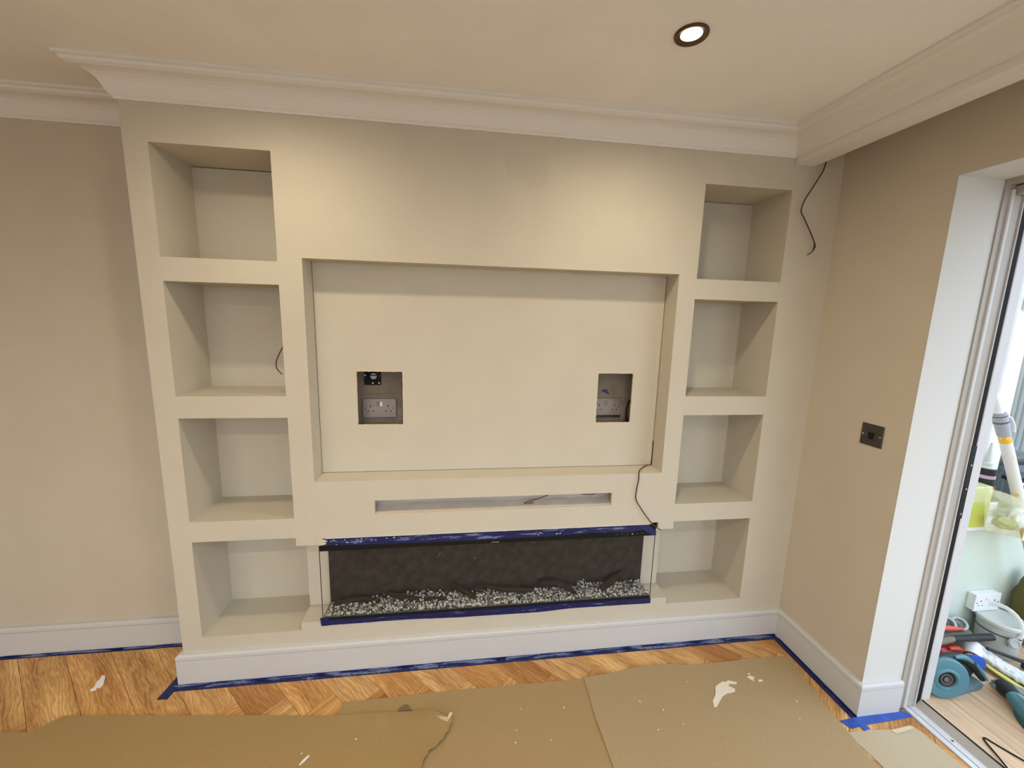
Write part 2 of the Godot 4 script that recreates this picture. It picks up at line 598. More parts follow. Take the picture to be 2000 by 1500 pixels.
func shell() -> void:
	var st := mb()
	bb(st, -3.2, 1.95, CEIL, CEIL + 0.15, -0.5, 4.2)
	struct("ceiling", st, M.ceiling, "plain off-white plaster ceiling", "ceiling")
	st = mb()
	bb(st, -3.2, -1.187, -0.1, CEIL, -0.45, -0.236)
	bb(st, -1.187, 1.95, -0.1, CEIL, -0.45, -0.30)
	struct("wall_alcove", st, M.taupe, "taupe wall of the alcove left of the chimney breast", "wall")
	st = mb()
	bb(st, -3.2, -3.0, -0.1, CEIL, -0.236, 4.2)
	struct("wall_left", st, M.taupe, "taupe left wall out of view", "wall")
	# right wall with the opening to the conservatory
	st = mb()
	bb(st, 1.5754, 1.90, -0.1, CEIL, -0.30, 0.4345)
	bb(st, 1.5754, 1.90, 2.061, CEIL, 0.4345, 2.70)
	bb(st, 1.5754, 1.90, -0.1, CEIL, 2.70, 4.2)
	struct("wall_right", st, M.taupe, "taupe right wall with a light switch, beside the patio door", "wall")
	st = mb()
	bb(st, 1.5754, 1.7600, 0.0, 2.061, 0.4335, 0.4355)
	bb(st, 1.5754, 1.7600, 2.0600, 2.0620, 0.4345, 2.70)
	bb(st, 1.5754, 1.7600, 0.0, 2.061, 2.699, 2.701)
	struct("trim_3", st, M.reveal, "white painted reveal lining the patio door opening", "reveal")
	# rear wall with an unseen window, sized to daylight the media wall
	st = mb()
	bb(st, -3.0, -2.6, -0.1, CEIL, 4.0, 4.2)
	bb(st, 1.2, 1.5754, -0.1, CEIL, 4.0, 4.2)
	bb(st, -2.6, 1.2, -0.1, 0.45, 4.0, 4.2)
	bb(st, -2.6, 1.2, 2.22, CEIL, 4.0, 4.2)
	struct("wall_rear", st, M.taupe, "rear wall behind the camera", "wall")
	var w := thing("window_1", "white framed window in the rear wall, out of view, placed to light the media wall", "window", Vector3(-0.7, 0.45, 4.1), "", "structure")
	st = mb()
	for x in [-2.57, -1.32, -0.08, 1.17]:
		bb(st, x - 0.03, x + 0.03, 0.45, 2.22, 4.06, 4.13)
	for y in [0.48, 2.19]:
		bb(st, -2.6, 1.2, y - 0.03, y + 0.03, 4.06, 4.13)
	obj("frame", st, M.upvc_white, w)
	st = mb()
	bb(st, -2.54, -1.35, 0.51, 2.16, 4.09, 4.094)
	bb(st, -1.29, -0.11, 0.51, 2.16, 4.09, 4.094)
	bb(st, -0.05, 1.14, 0.51, 2.16, 4.09, 4.094)
	obj("pane", st, M.glass, w)

# --- chimney breast: a grid of cells, each with its own depth behind the front face
const XA := -1.109
const XB := -0.717
const XE := 0.953
const XF := 1.3472
const XL := -1.187

func media_wall() -> void:
	var rects := []   # x0, x1, y0, y1, depth, through
	var ny := [[1.7445, 2.124], [1.235, 1.660], [0.7235, 1.149]]
	for r in ny:
		rects.append([XA, XB, r[0], r[1], 0.2345, false])
		rects.append([XE, XF, r[0], r[1], 0.2345, false])
	rects.append([XA, XB, 2.1205, 2.124, 0.262, false])
	rects.append([XE, XF, 2.1215, 2.124, 0.262, false])
	rects.append([XA, -0.716, 0.206, 0.637, 0.2345, false])
	rects.append([0.955, XF, 0.208, 0.637, 0.2345, false])
	rects.append([-0.716, 0.955, 0.243, 0.601, 0.109, false])
	rects.append([-0.629, 0.871, 0.243, 0.629, 0.109, false])
	rects.append([-0.6307, 0.8725, 0.8791, 1.7603, 0.1006, false])
	rects.append([0.8692, 0.8725, 0.8791, 1.7603, 0.135, false])
	rects.append([-0.6307, -0.6288, 0.8791, 1.7603, 0.125, false])
	rects.append([-0.6307, 0.8725, 0.8791, 0.8812, 0.115, false])
	rects.append([-0.4758, -0.2851, 1.0897, 1.3232, 0.1006, true])
	rects.append([0.5796, 0.7486, 1.0897, 1.3232, 0.1006, true])
	rects.append([-0.3956, 0.6424, 0.7295, 0.7901, 0.0, true])
	rects.append([0.850, 0.8785, 0.605, 0.636, 0.0, true])
	var xs := [XL, 1.5754]
	var ys := [0.0, CEIL]
	for r in rects:
		for k in 2:
			if not xs.has(r[k]):
				xs.append(r[k])
			if not ys.has(r[2 + k]):
				ys.append(r[2 + k])
	xs.sort()
	ys.sort()
	var nx := xs.size() - 1
	var nyc := ys.size() - 1
	var dep := []
	var thr := []
	for i in nx:
		var cd := []
		var ct := []
		for j in nyc:
			var cx: float = (xs[i] + xs[i + 1]) / 2
			var cy: float = (ys[j] + ys[j + 1]) / 2
			var d := 0.0
			var t := false
			for r in rects:
				if cx > r[0] and cx < r[1] and cy > r[2] and cy < r[3]:
					d = r[4]
					t = r[5]
			cd.append(d)
			ct.append(t)
		dep.append(cd)
		thr.append(ct)
	var st := mb()
	var edge := mb()
	var board := 0.0125
	for i in nx:
		for j in nyc:
			var x0: float = xs[i]
			var x1: float = xs[i + 1]
			var y0: float = ys[j]
			var y1: float = ys[j + 1]
			var d: float = dep[i][j]
			if not thr[i][j]:
				face(st, [Vector3(x0, y0, -d), Vector3(x1, y0, -d), Vector3(x1, y1, -d), Vector3(x0, y1, -d)], Vector3(0, 0, 1))
			# wall towards the cell on the right and above
			for dirn in 2:
				var i2 := i + (1 if dirn == 0 else 0)
				var j2 := j + (1 if dirn == 1 else 0)
				if i2 >= nx or j2 >= nyc:
					continue
				var d2: float = dep[i2][j2]
				var target := st
				var a := d
				var b := d2
				if thr[i][j] != thr[i2][j2]:
					target = edge
					a = minf(d, d2) if d == d2 else d
					a = d if not thr[i][j] else d2
					b = a + board
					var s := 1.0 if thr[i][j] else -1.0
					if dirn == 0:
						face(target, [Vector3(x1, y0, -a), Vector3(x1, y1, -a), Vector3(x1, y1, -b), Vector3(x1, y0, -b)], Vector3(-s, 0, 0))
					else:
						face(target, [Vector3(x0, y1, -a), Vector3(x1, y1, -a), Vector3(x1, y1, -b), Vector3(x0, y1, -b)], Vector3(0, -s, 0))
					continue
				if is_equal_approx(a, b) or thr[i][j]:
					continue
				var sg := 1.0 if a > b else -1.0
				if dirn == 0:
					face(st, [Vector3(x1, y0, -a), Vector3(x1, y1, -a), Vector3(x1, y1, -b), Vector3(x1, y0, -b)], Vector3(-sg, 0, 0))
				else:
					face(st, [Vector3(x0, y1, -a), Vector3(x1, y1, -a), Vector3(x1, y1, -b), Vector3(x0, y1, -b)], Vector3(0, -sg, 0))
	# the breast's left side
	face(st, [Vector3(XL, 0, 0), Vector3(XL, CEIL, 0), Vector3(XL, CEIL, -0.30), Vector3(XL, 0, -0.30)], Vector3(-1, 0, 0))
	var w := struct("wall_back", st, M.wall, "stone grey painted media wall with niches, television recess and fireplace opening", "wall")
	var e := obj("cut_edge", edge, M.raw_edge, w)
	tag(e, "raw cut plasterboard edges round the openings")
	var pst := mb()
	prism(pst, PackedVector2Array([Vector2(0.119, 2.182), Vector2(0.2917, 2.189), Vector2(0.289, 2.060), Vector2(0.210, 2.059), Vector2(0.208, 2.090), Vector2(0.1317, 2.088)]), Transform3D(Basis(), Vector3(0, 0, -0.0002)), 0.0005)
	obj("paint_patch", pst, M.wall_patch, w)
	# cavities behind the boards
	cavity(w, -0.53, -0.23, 1.03, 1.38, -0.1131, -0.2027, M.raw)
	cavity(w, 0.53, 0.80, 1.03, 1.38, -0.1131, -0.2027, M.raw)
	cavity(w, -0.40, 0.648, 0.722, 0.80, -0.0125, -0.060, M.slot_raw)
	cavity(w, 0.846, 0.884, 0.6015, 0.64, -0.0125, -0.05, M.black)
	for q in [[-0.4758, -0.2851, 1.0897, 1.3232, 61], [0.5796, 0.7486, 1.0897, 1.3232, 62]]:
		ragged(w, q[0], q[1], q[2], q[3], q[4])
	for q in [[Vector2(-0.470, 1.205), Vector2(-0.30, 1.211)], [Vector2(-0.472, 1.204), Vector2(-0.455, 1.204)], [Vector2(-0.392, 1.265), Vector2(-0.347, 1.266)], [Vector2(-0.345, 1.262), Vector2(-0.340, 1.315)], [Vector2(-0.402, 1.248), Vector2(-0.407, 1.216)], [Vector2(-0.455, 1.226), Vector2(-0.425, 1.240)], [Vector2(-0.350, 1.226), Vector2(-0.338, 1.192)], [Vector2(-0.320, 1.102), Vector2(-0.290, 1.104)]]:
		var ps := mb()
		var dv: Vector2 = q[1] - q[0]
		box(ps, Vector3((q[0].x + q[1].x) / 2, (q[0].y + q[1].y) / 2, -0.2022), Vector3(dv.length(), 0.0014, 0.0006), 0.0, Basis(Vector3(0, 0, 1), dv.angle()))
		obj("pencil_line", ps, M.card_core, w)
	# ragged mortar bed along the foot of the sound bar slot
	var pts := PackedVector2Array([Vector2(-0.0126, 0.7225)])
	st = mb()
	var nzz := FastNoiseLite.new()
	nzz.seed = 5
	nzz.frequency = 9.0
	var prev := []
	for k in 61:
		var x := lerpf(-0.399, 0.647, k / 60.0)
		var h := 0.747 + 0.006 * nzz.get_noise_1d(x)
		var row := [Vector3(x, 0.7225, -0.0127), Vector3(x, 0.7325, -0.0127), Vector3(x, h - 0.004, -0.046), Vector3(x, h + 0.003 * nzz.get_noise_1d(x * 3 + 9), -0.0595)]
		if k:
			for q in 3:
				face(st, [prev[q], row[q], row[q + 1], prev[q + 1]], Vector3(0, 1, 1))
		prev = row
	obj("mortar", st, M.mortar, w)

# torn paper lip round a hole cut in the board
func ragged(parent: Node3D, x0: float, x1: float, y0: float, y1: float, sd: int) -> void:
	var nz := FastNoiseLite.new()
	nz.seed = sd
	nz.frequency = 30.0
	nz.fractal_octaves = 3
	var z := -0.1002
	var cs := [Vector2(x0, y0), Vector2(x1, y0), Vector2(x1, y1), Vector2(x0, y1)]
	var st := mb()
	for e in 4:
		var a: Vector2 = cs[e]
		var b: Vector2 = cs[(e + 1) % 4]
		var d := (b - a).normalized()
		var inn := Vector2(-d.y, d.x)
		var prev := []
		for k in 41:
			var p := a.lerp(b, k / 40.0)
			var t := 0.0016 + 0.0022 * nz.get_noise_2d(k * 0.05 + e * 7.0, 0.0)
			var q := p + inn * maxf(t, 0.0003)
			var o := p - inn * (0.0018 + 0.001 * nz.get_noise_2d(k * 0.05, 5.0 + e))
			var row := [Vector3(o.x, o.y, z - 0.0003), Vector3(o.x * 0.3 + q.x * 0.7, o.y * 0.3 + q.y * 0.7, z + 0.0008), Vector3(q.x, q.y, z), Vector3(q.x, q.y, z - 0.008)]
			if k:
				for m in 3:
					face(st, [prev[m], row[m], row[m + 1], prev[m + 1]], Vector3(inn.x, inn.y, 0.0) if m == 2 else Vector3(0, 0, 1))
			prev = row
	obj("torn_lip", st, M.wall if sd == 0 else M.lip, parent)

func cavity(parent: Node3D, x0: float, x1: float, y0: float, y1: float, z0: float, z1: float, m: Material) -> void:
	var st := mb()
	face(st, [Vector3(x0, y0, z1), Vector3(x1, y0, z1), Vector3(x1, y1, z1), Vector3(x0, y1, z1)], Vector3(0, 0, 1))
	face(st, [Vector3(x0, y0, z0), Vector3(x0, y1, z0), Vector3(x0, y1, z1), Vector3(x0, y0, z1)], Vector3(1, 0, 0))
	face(st, [Vector3(x1, y0, z0), Vector3(x1, y1, z0), Vector3(x1, y1, z1), Vector3(x1, y0, z1)], Vector3(-1, 0, 0))
	face(st, [Vector3(x0, y0, z0), Vector3(x1, y0, z0), Vector3(x1, y0, z1), Vector3(x0, y0, z1)], Vector3(0, 1, 0))
	face(st, [Vector3(x0, y1, z0), Vector3(x1, y1, z0), Vector3(x1, y1, z1), Vector3(x0, y1, z1)], Vector3(0, -1, 0))
	obj("cavity", st, m, parent)

func cornice_and_skirting() -> void:
	# boxed beam along the right, with a curtain recess behind it
	var st := mb()
	bb(st, 1.346, 1.434, 2.2225, CEIL, 0.0, 4.0, 0.0015)
	struct("trim_2", st, M.white, "white boxed pelmet along the right side under the ceiling", "pelmet")
	st = mb()
	var prof := [Vector2(0.0, CEIL), Vector2(0.101, CEIL), Vector2(0.101, 2.3275), Vector2(0.092, 2.3250), Vector2(0.089, 2.3170), Vector2(0.078, 2.3115), Vector2(0.064, 2.3105), Vector2(0.052, 2.3080), Vector2(0.041, 2.3020), Vector2(0.032, 2.2930), Vector2(0.026, 2.2810), Vector2(0.021, 2.2690), Vector2(0.015, 2.2590), Vector2(0.008, 2.2530), Vector2(0.007, 2.2475), Vector2(0.0, 2.2475)]
	sweep(st, [Vector2(-3.0, 4.0), Vector2(-3.0, -0.236), Vector2(XL, -0.236), Vector2(XL, 0.0), Vector2(1.346, 0.0), Vector2(1.346, 4.0)], -1.0, prof)
	struct("trim_1", st, M.white, "white moulded plaster cornice running round the ceiling", "cornice")
	var sk := [Vector2(0.0, 0.0), Vector2(0.020, 0.0), Vector2(0.020, 0.1168), Vector2(0.0160, 0.1176), Vector2(0.0160, 0.1196), Vector2(0.020, 0.1200), Vector2(0.020, 0.1335), Vector2(0.0185, 0.1375), Vector2(0.013, 0.1405), Vector2(0.0, 0.1411)]
	st = mb()
	sweep(st, [Vector2(XL, -0.235), Vector2(XL, 0.0), Vector2(1.5555, 0.0)], -1.0, sk)
	struct("baseboard_back", st, M.skirting, "white skirting board along the foot of the media wall", "skirting")
	st = mb()
	sweep(st, [Vector2(-3.0, 4.0), Vector2(-3.0, -0.236), Vector2(XL - 0.02, -0.236)], -1.0, sk)
	struct("baseboard_alcove", st, M.skirting, "white skirting board in the alcove on the left", "skirting")
	st = mb()
	sweep(st, [Vector2(1.5754, 0.0), Vector2(1.5754, 0.4345), Vector2(1.7526, 0.4345)], -1.0, sk)
	struct("baseboard_right", st, M.skirting, "white skirting on the right wall turning into the door reveal", "skirting")

func wood_floor() -> void:
	var st := mb()
	bb(st, -3.1, 1.789, -0.12, -0.014, -0.30, 4.1)
	var fl := struct("floor", st, M.card_core, "herringbone oak floor of short blocks", "floor")
	var w := 0.1312
	var L := 0.62
	var r2 := sqrt(2.0)
	var room := PackedVector2Array([Vector2(-2.98, -0.225), Vector2(-1.19, -0.225), Vector2(-1.19, 0.01), Vector2(1.566, 0.01), Vector2(1.566, 0.445), Vector2(1.788, 0.445), Vector2(1.788, 3.99), Vector2(-2.98, 3.99)])
	# tips of the blocks lie at z = 0.119, one of them at x = -0.003
	var u_tip := (0.119 - 0.003) / r2
	var v_tip := (0.119 + 0.003) / r2
	var ou := u_tip - L
	var ov := v_tip + w
	for b in range(-3, 5):
		for k in range(-34, 34):
			for kind in 2:
				var u0 := k * w + b * L + ou
				var v0 := -(k + 1) * w + b * L + ov
				var ulen := L
				var vlen := w
				if kind == 1:
					u0 += L
					ulen = w
					vlen = L
				var g := 0.0005
				var corners := [Vector2(u0 + g, v0 + g), Vector2(u0 + ulen - g, v0 + g), Vector2(u0 + ulen - g, v0 + vlen - g), Vector2(u0 + g, v0 + vlen - g)]
				var poly := PackedVector2Array()
				for q in corners:
					poly.append(Vector2((q.x - q.y) / r2, (q.x + q.y) / r2))
				var c := (poly[0] + poly[2]) / 2
				if c.x < -3.5 or c.x > 2.3 or c.y < -0.8 or c.y > 4.5:
					continue
				for part in Geometry2D.intersect_polygons(poly, room):
					if part.size() < 3 or absf(area2(part)) < 0.0004:
						continue
					var s := mb()
					block(s, part, u0, v0, kind, rng.randf() * 0.6, 0.002 + 0.135 * (rng.randi() % 2))
					var m: Material = M.wood[rng.randi() % M.wood.size()]
					obj("oak_block", s, m, fl)

func area2(p: PackedVector2Array) -> float:
	var a := 0.0
	for i in p.size():
		a += p[i].cross(p[(i + 1) % p.size()])
	return a * 0.5

func block(st: SurfaceTool, poly: PackedVector2Array, u0: float, v0: float, kind: int, off: float, across: float) -> void:
	var c := Vector2.ZERO
	for p in poly:
		c += p
	c /= poly.size()
	var top := []
	var rim := []
	for p in poly:
		rim.append(Vector3(p.x, -0.0008, p.y))
		var q := p + (c - p).normalized() * 0.0012
		top.append(Vector3(q.x, 0.0, q.y))
	var uv := func(p: Vector3) -> Vector2:
		var u := (p.x + p.z) / sqrt(2.0) - u0
		var v := (-p.x + p.z) / sqrt(2.0) - v0
		if kind == 1:
			var h := u
			u = v
			v = h
		return Vector2((u + off) / 1.3, (v + across) / 0.27)
	var idx := Geometry2D.triangulate_polygon(poly)
	for i in range(0, idx.size(), 3):
		tri(st, top[idx[i]], top[idx[i + 1]], top[idx[i + 2]], Vector3.UP, uv.call(top[idx[i]]), uv.call(top[idx[i + 1]]), uv.call(top[idx[i + 2]]))
	var n := poly.size()
	for i in n:
		var j := (i + 1) % n
		var o: Vector3 = (rim[i] + rim[j]) / 2 - Vector3(c.x, 0, c.y)
		tri(st, rim[i], rim[j], top[j], o + Vector3.UP, uv.call(rim[i]), uv.call(rim[j]), uv.call(top[j]))
		tri(st, rim[i], top[j], top[i], o + Vector3.UP, uv.call(rim[i]), uv.call(top[j]), uv.call(top[i]))
		var dn := Vector3(0, -0.0125, 0)
		tri(st, rim[i], rim[j], rim[j] + dn, o, uv.call(rim[i]), uv.call(rim[j]), uv.call(rim[j]))
		tri(st, rim[i], rim[j] + dn, rim[i] + dn, o, uv.call(rim[i]), uv.call(rim[j]), uv.call(rim[i]))

func patio_door() -> void:
	var d := thing("door_1", "white sliding patio door frame with its floor track, standing open", "door frame", Vector3(1.84, 0, 0.44), "", "structure")
	var st := mb()
	var top := 2.061
	bb(st, 1.7605, 1.905, 0.0, top, 0.400, 0.4395, 0.001)
	bb(st, 1.7605, 1.782, 0.012, top - 0.03, 0.4395, 0.4405)
	bb(st, 1.797, 1.834, 0.012, top - 0.05, 0.436, 0.442, 0.001)
	for z in [1.575]:
		bb(st, 1.7605, 1.905, 2.045, top, 0.4395, 2.70, 0.001)
		bb(st, 1.800, 1.905, 2.0135, 2.0425, 0.4395, 2.70, 0.001)
	bb(st, 1.7605, 1.905, 0.0, top, 2.66, 2.70, 0.001)
	obj("frame", st, M.upvc, d)
	st = mb()
	bb(st, 1.7825, 1.796, 0.010, 2.030, 0.437, 0.4475, 0.002)
	bb(st, 1.8345, 1.8385, 0.010, 2.012, 0.437, 0.4475, 0.001)
	bb(st, 1.8660, 1.908, 0.012, 2.012, 0.437, 0.4445, 0.002)
	obj("white_bead", st, M.bead, d)
	st = mb()
	bb(st, 1.8385, 1.8495, 0.012, 2.012, 0.438, 0.4415)
	obj("grey_seal", st, M.grey, d)
	st = mb()
	bb(st, 1.8495, 1.8660, 0.012, 2.012, 0.438, 0.4425)
	bb(st, 1.801, 1.905, 2.0425, 2.045, 0.44, 2.66)
	obj("black_gasket", st, M.rubber, d)
	st = mb()
	bb(st, 1.8425, 1.8665, 0.845, 1.135, 0.442, 0.4465, 0.001)
	var k := obj("keeper_plate", st, M.black, d)
	for y in [1.060, 0.9655, 0.865]:
		st = mb()
		lathe(st, [Vector2(0.0034, 0.0), Vector2(0.0030, 0.0012), Vector2(0.0, 0.0016)], 14, along(Vector3(1.857, y, 0.4465), Vector3(0, 0, 1)))
		obj("screw", st, M.screw, k)
	# floor track
	st = mb()
	bb(st, 1.790, 1.8125, -0.10, 0.006, 0.4345, 2.70, 0.001)
	bb(st, 1.815, 1.838, -0.10, 0.008, 0.4345, 2.70, 0.001)
	bb(st, 1.8125, 1.815, -0.10, -0.004, 0.4345, 2.70)
	bb(st, 1.838, 1.842, -0.10, 0.0095, 0.4345, 2.70, 0.001)
	obj("floor_track", st, M.alu, d)
	st = mb()
	bb(st, 1.8128, 1.8148, -0.003, 0.0015, 0.446, 2.69)
	obj("track_groove", st, M.black, d)
	st = mb()
	var pl := PackedVector2Array([Vector2(1.842, -0.10), Vector2(1.842, 0.010), Vector2(1.866, 0.0335), Vector2(1.872, 0.0335), Vector2(1.872, -0.10)])
	prism(st, pl, Transform3D(Basis(), Vector3(0, 0, 0.4345)), 2.265)
	obj("upstand", st, M.upvc, d)
	st = mb()
	bb(st, 1.867, 1.8725, 0.0335, 0.0365, 0.445, 2.69)
	obj("threshold_seal", st, M.rubber, d)
	st = mb()
	lathe(st, [Vector2(0.004, 0.0), Vector2(0.003, 0.001), Vector2(0.0, 0.0012)], 12, Transform3D(Basis(), Vector3(1.829, 0.008, 0.585)))
	obj("track_screw", st, M.black, d)

func fireplace() -> void:
	var at := Vector3(0.121, 0.243, -0.05)
	var t := thing("electric_fireplace", "long glass-fronted electric fireplace set in the media wall", "fireplace", at)
	var x0 := -0.627
	var x1 := 0.869
	var st := mb()
	bb(st, x0, x1, 0.5715, 0.6275, -0.105, 0.0015, 0.001)
	var top := obj("top_rail", st, M.black, t)
	st = mb()
	bb(st, x0, x1, 0.2435, 0.255, -0.105, 0.0015, 0.001)
	bb(st, x0, x1, 0.255, 0.2585, -0.002, 0.0015)
	obj("base_rail", st, M.rubber, t)
	st = mb()
	bb(st, x0 + 0.002, x1 - 0.002, 0.2550, 0.2575, -0.1035, -0.003)
	obj("ember_tray", st, M.grey, t)
	st = mb()
	bb(st, x0 + 0.004, x1 - 0.004, 0.2555, 0.5715, -0.1050, -0.1005)
	obj("back_panel", st, M.fire_back, t)
	st = mb()
	bb(st, x0 + 0.004, x1 - 0.004, 0.2585, 0.5715, -0.0035, 0.0)
	tag(obj("front_pane", st, M.fire_glass, t), "clear front glass")
	st = mb()
	bb(st, x0, x0 + 0.004, 0.2575, 0.5715, -0.105, 0.0)
	obj("side_pane", st, M.fire_glass, t)
	st = mb()
	bb(st, x1 - 0.004, x1, 0.2575, 0.5715, -0.105, 0.0)
	obj("side_pane", st, M.fire_glass, t)
	var ge := mat(lin(0.02, 0.035, 0.03), 0.3)
	st = mb()
	bb(st, x0 - 0.0005, x0 + 0.0022, 0.2575, 0.5715, -0.0012, 0.001)
	obj("glass_edge", st, ge, t)
	st = mb()
	bb(st, x1 - 0.0022, x1 + 0.0005, 0.2575, 0.5715, -0.0012, 0.001)
	obj("glass_edge", st, ge, t)
	# touch marks and the small maker's line on the top rail
	for i in 6:
		st = mb()
		lathe(st, [Vector2(0.0026 if i == 3 else 0.0021, 0.0), Vector2(0.0, 0.0004)], 12, along(Vector3(0.682 + i * 0.0243, 0.5855 - i * 0.0002, 0.0016), Vector3(0, 0, 1)))
		obj("touch_button", st, M.plastic_white if i == 3 else M.grey, top)
	st = mb()
	for q in [[0.1000, 0.0055], [0.1072, 0.0052], [0.1142, 0.0048], [0.1205, 0.0058], [0.1275, 0.0050]]:
		bb(st, q[0], q[0] + q[1], 0.5752, 0.5782, 0.0014, 0.0018)
	obj("lettering", st, mat(lin(0.35, 0.34, 0.33), 0.5), top)
	# dust scratches on the back panel
	var dm := mat(lin(0.22, 0.20, 0.18), 0.9)
	for q in [[0.110, 0.519, 0.020, 0.004, 0.2], [0.03, 0.44, 0.012, 0.0022, 0.9], [-0.135, 0.465, 0.03, 0.0015, 1.1], [0.60, 0.53, 0.012, 0.002, 0.2]]:
		st = mb()
		box(st, Vector3(q[0], q[1], -0.1003), Vector3(q[2], q[3], 0.0004), 0.0, Basis(Vector3(0, 0, 1), q[4]))
		obj("dust_streak", st, dm, t)
	# driftwood
	var logs := [
		[[Vector3(-0.60, 0.272, -0.060), Vector3(-0.53, 0.283, -0.072), Vector3(-0.46, 0.284, -0.070), Vector3(-0.40, 0.276, -0.062)], [0.007, 0.013, 0.013, 0.007], "grey-brown driftwood stick at the left end of the fire bed"],
		[[Vector3(-0.36, 0.300, -0.080), Vector3(-0.30, 0.290, -0.060), Vector3(-0.22, 0.281, -0.045), Vector3(-0.15, 0.287, -0.035), Vector3(-0.10, 0.297, -0.030)], [0.010, 0.014, 0.014, 0.012, 0.006], "curved reddish brown driftwood log left of the fire bed's middle"],
		[[Vector3(-0.075, 0.322, -0.090), Vector3(-0.03, 0.305, -0.070), Vector3(0.02, 0.283, -0.045), Vector3(0.04, 0.268, -0.03)], [0.006, 0.013, 0.014, 0.008], "driftwood stick leaning against the back near the fire bed's middle"],
		[[Vector3(0.08, 0.305, -0.085), Vector3(0.16, 0.292, -0.070), Vector3(0.24, 0.290, -0.060), Vector3(0.31, 0.283, -0.060)], [0.008, 0.014, 0.013, 0.007], "dark driftwood log lying right of the fire bed's middle"],
		[[Vector3(0.34, 0.302, -0.085), Vector3(0.41, 0.308, -0.075), Vector3(0.47, 0.292, -0.055), Vector3(0.51, 0.272, -0.035)], [0.010, 0.016, 0.013, 0.007], "mossy brown driftwood log with a slanting right end"],
		[[Vector3(0.76, 0.335, -0.085), Vector3(0.71, 0.313, -0.065), Vector3(0.66, 0.293, -0.045), Vector3(0.62, 0.275, -0.025)], [0.008, 0.016, 0.017, 0.008], "thick driftwood log at the right end of the fire bed"]]
	for g in logs:
		st = mb()
		tube(st, smooth_path(g[0], 5), _radii(g[1], 5, g[0].size()), 10)
		var o := obj("driftwood_log", st, M.log)
		tag(o, g[2], "driftwood", "driftwood in the fire")
	# clear crystals: thousands too small to pick apart
	var mesh_st := mb()
	blob(mesh_st, Transform3D(Basis().scaled(Vector3(0.0052, 0.0044, 0.0052)), Vector3.ZERO), 0.5, 0.18, 3, 1.0, 5, 7)
	for pass_i in 2:
		var mm := MultiMesh.new()
		mm.transform_format = MultiMesh.TRANSFORM_3D
		mm.mesh = mesh_st.commit()
		mm.mesh.surface_set_material(0, M.crystal if pass_i == 0 else M.frost)
		var list := []
		var count := 2300 if pass_i == 0 else 2000
		for i in count:
			var x := rng.randf_range(x0 + 0.012, x1 - 0.012)
			var f := rng.randf()
			var z := lerpf(-0.009, -0.088, f * f)
			var heap := 0.010 + 0.012 * sin(x * 9.0 + 1.0) * sin(x * 4.1) + 0.020 * exp(-pow((x - 0.57) / 0.07, 2)) + 0.014 * exp(-pow((x + 0.15) / 0.09, 2)) + 0.012 * exp(-pow((x - 0.82) / 0.05, 2))
			heap = maxf(heap, 0.006) * (0.55 + 0.9 * f)
			var y := 0.2615 + rng.randf() * (heap + 0.004)
			var bs := Basis.from_euler(Vector3(rng.randf() * TAU, rng.randf() * TAU, rng.randf() * TAU)) * rng.randf_range(0.75, 1.25)
			list.append(Transform3D(bs, Vector3(x, y, z)))
		mm.instance_count = list.size()
		for i in list.size():
			mm.set_instance_transform(i, list[i])
		var mi := MultiMeshInstance3D.new()
		mi.multimesh = mm
		mi.name = "fire_crystals" if pass_i == 0 else "frosted_crystals"
		add_child(mi)
		tag(mi, "clear glass crystals heaped along the bed of the fireplace" if pass_i == 0 else "milky glass pieces scattered among the clear fireplace crystals", "crystals", "", "stuff")

func _radii(r: Array, per: int, n: int) -> Array:
	var out := []
	for i in n - 1:
		for k in per:
			out.append(lerpf(r[i], r[i + 1], float(k) / per))
	out.append(r[-1])
	return out

func socket_plate(t: Node3D, x0: float, x1: float, y0: float, y1: float, z: float, m: Material, lit: bool, thick: float) -> void:
	var st := mb()
	bb(st, x0, x1, y0, y1, z, z + thick, 0.0012)
	var p := obj("face_plate", st, m, t)
	var zz := z + thick
	var w := x1 - x0
	var h := y1 - y0
	for sx in [0.235, 0.765]:
		var cx: float = x0 + w * sx
		st = mb()
		bb(st, cx - 0.002, cx + 0.002, y0 + h * 0.55, y0 + h * 0.66, zz - 0.0005, zz + 0.0004)
		obj("pin_hole", st, M.black, p)
		for e in [-0.0110, 0.0110]:
			st = mb()
			bb(st, cx + e - 0.0032, cx + e + 0.0032, y0 + h * 0.32, y0 + h * 0.365, zz - 0.0005, zz + 0.0004)
			obj("pin_hole", st, M.black, p)
	for s in 2:
		st = mb()
		var cx: float = x0 + w * (0.445 if s == 0 else 0.555)
		box(st, Vector3(cx, y0 + h * 0.72, zz + 0.001), Vector3(0.0105, 0.020, 0.004), 0.001, Basis(Vector3(1, 0, 0), 0.12 if s == 0 else -0.16))
		obj("rocker", st, M.plastic_white if (lit and s == 1) else m, t)
	for s in [0.09, 0.91]:
		st = mb()
		lathe(st, [Vector2(0.0034, 0.0), Vector2(0.0030, 0.0008), Vector2(0.0, 0.001)], 14, along(Vector3(x0 + w * s, y0 + h * 0.5, zz), Vector3(0, 0, 1)))
		obj("screw", st, M.nickel, t)

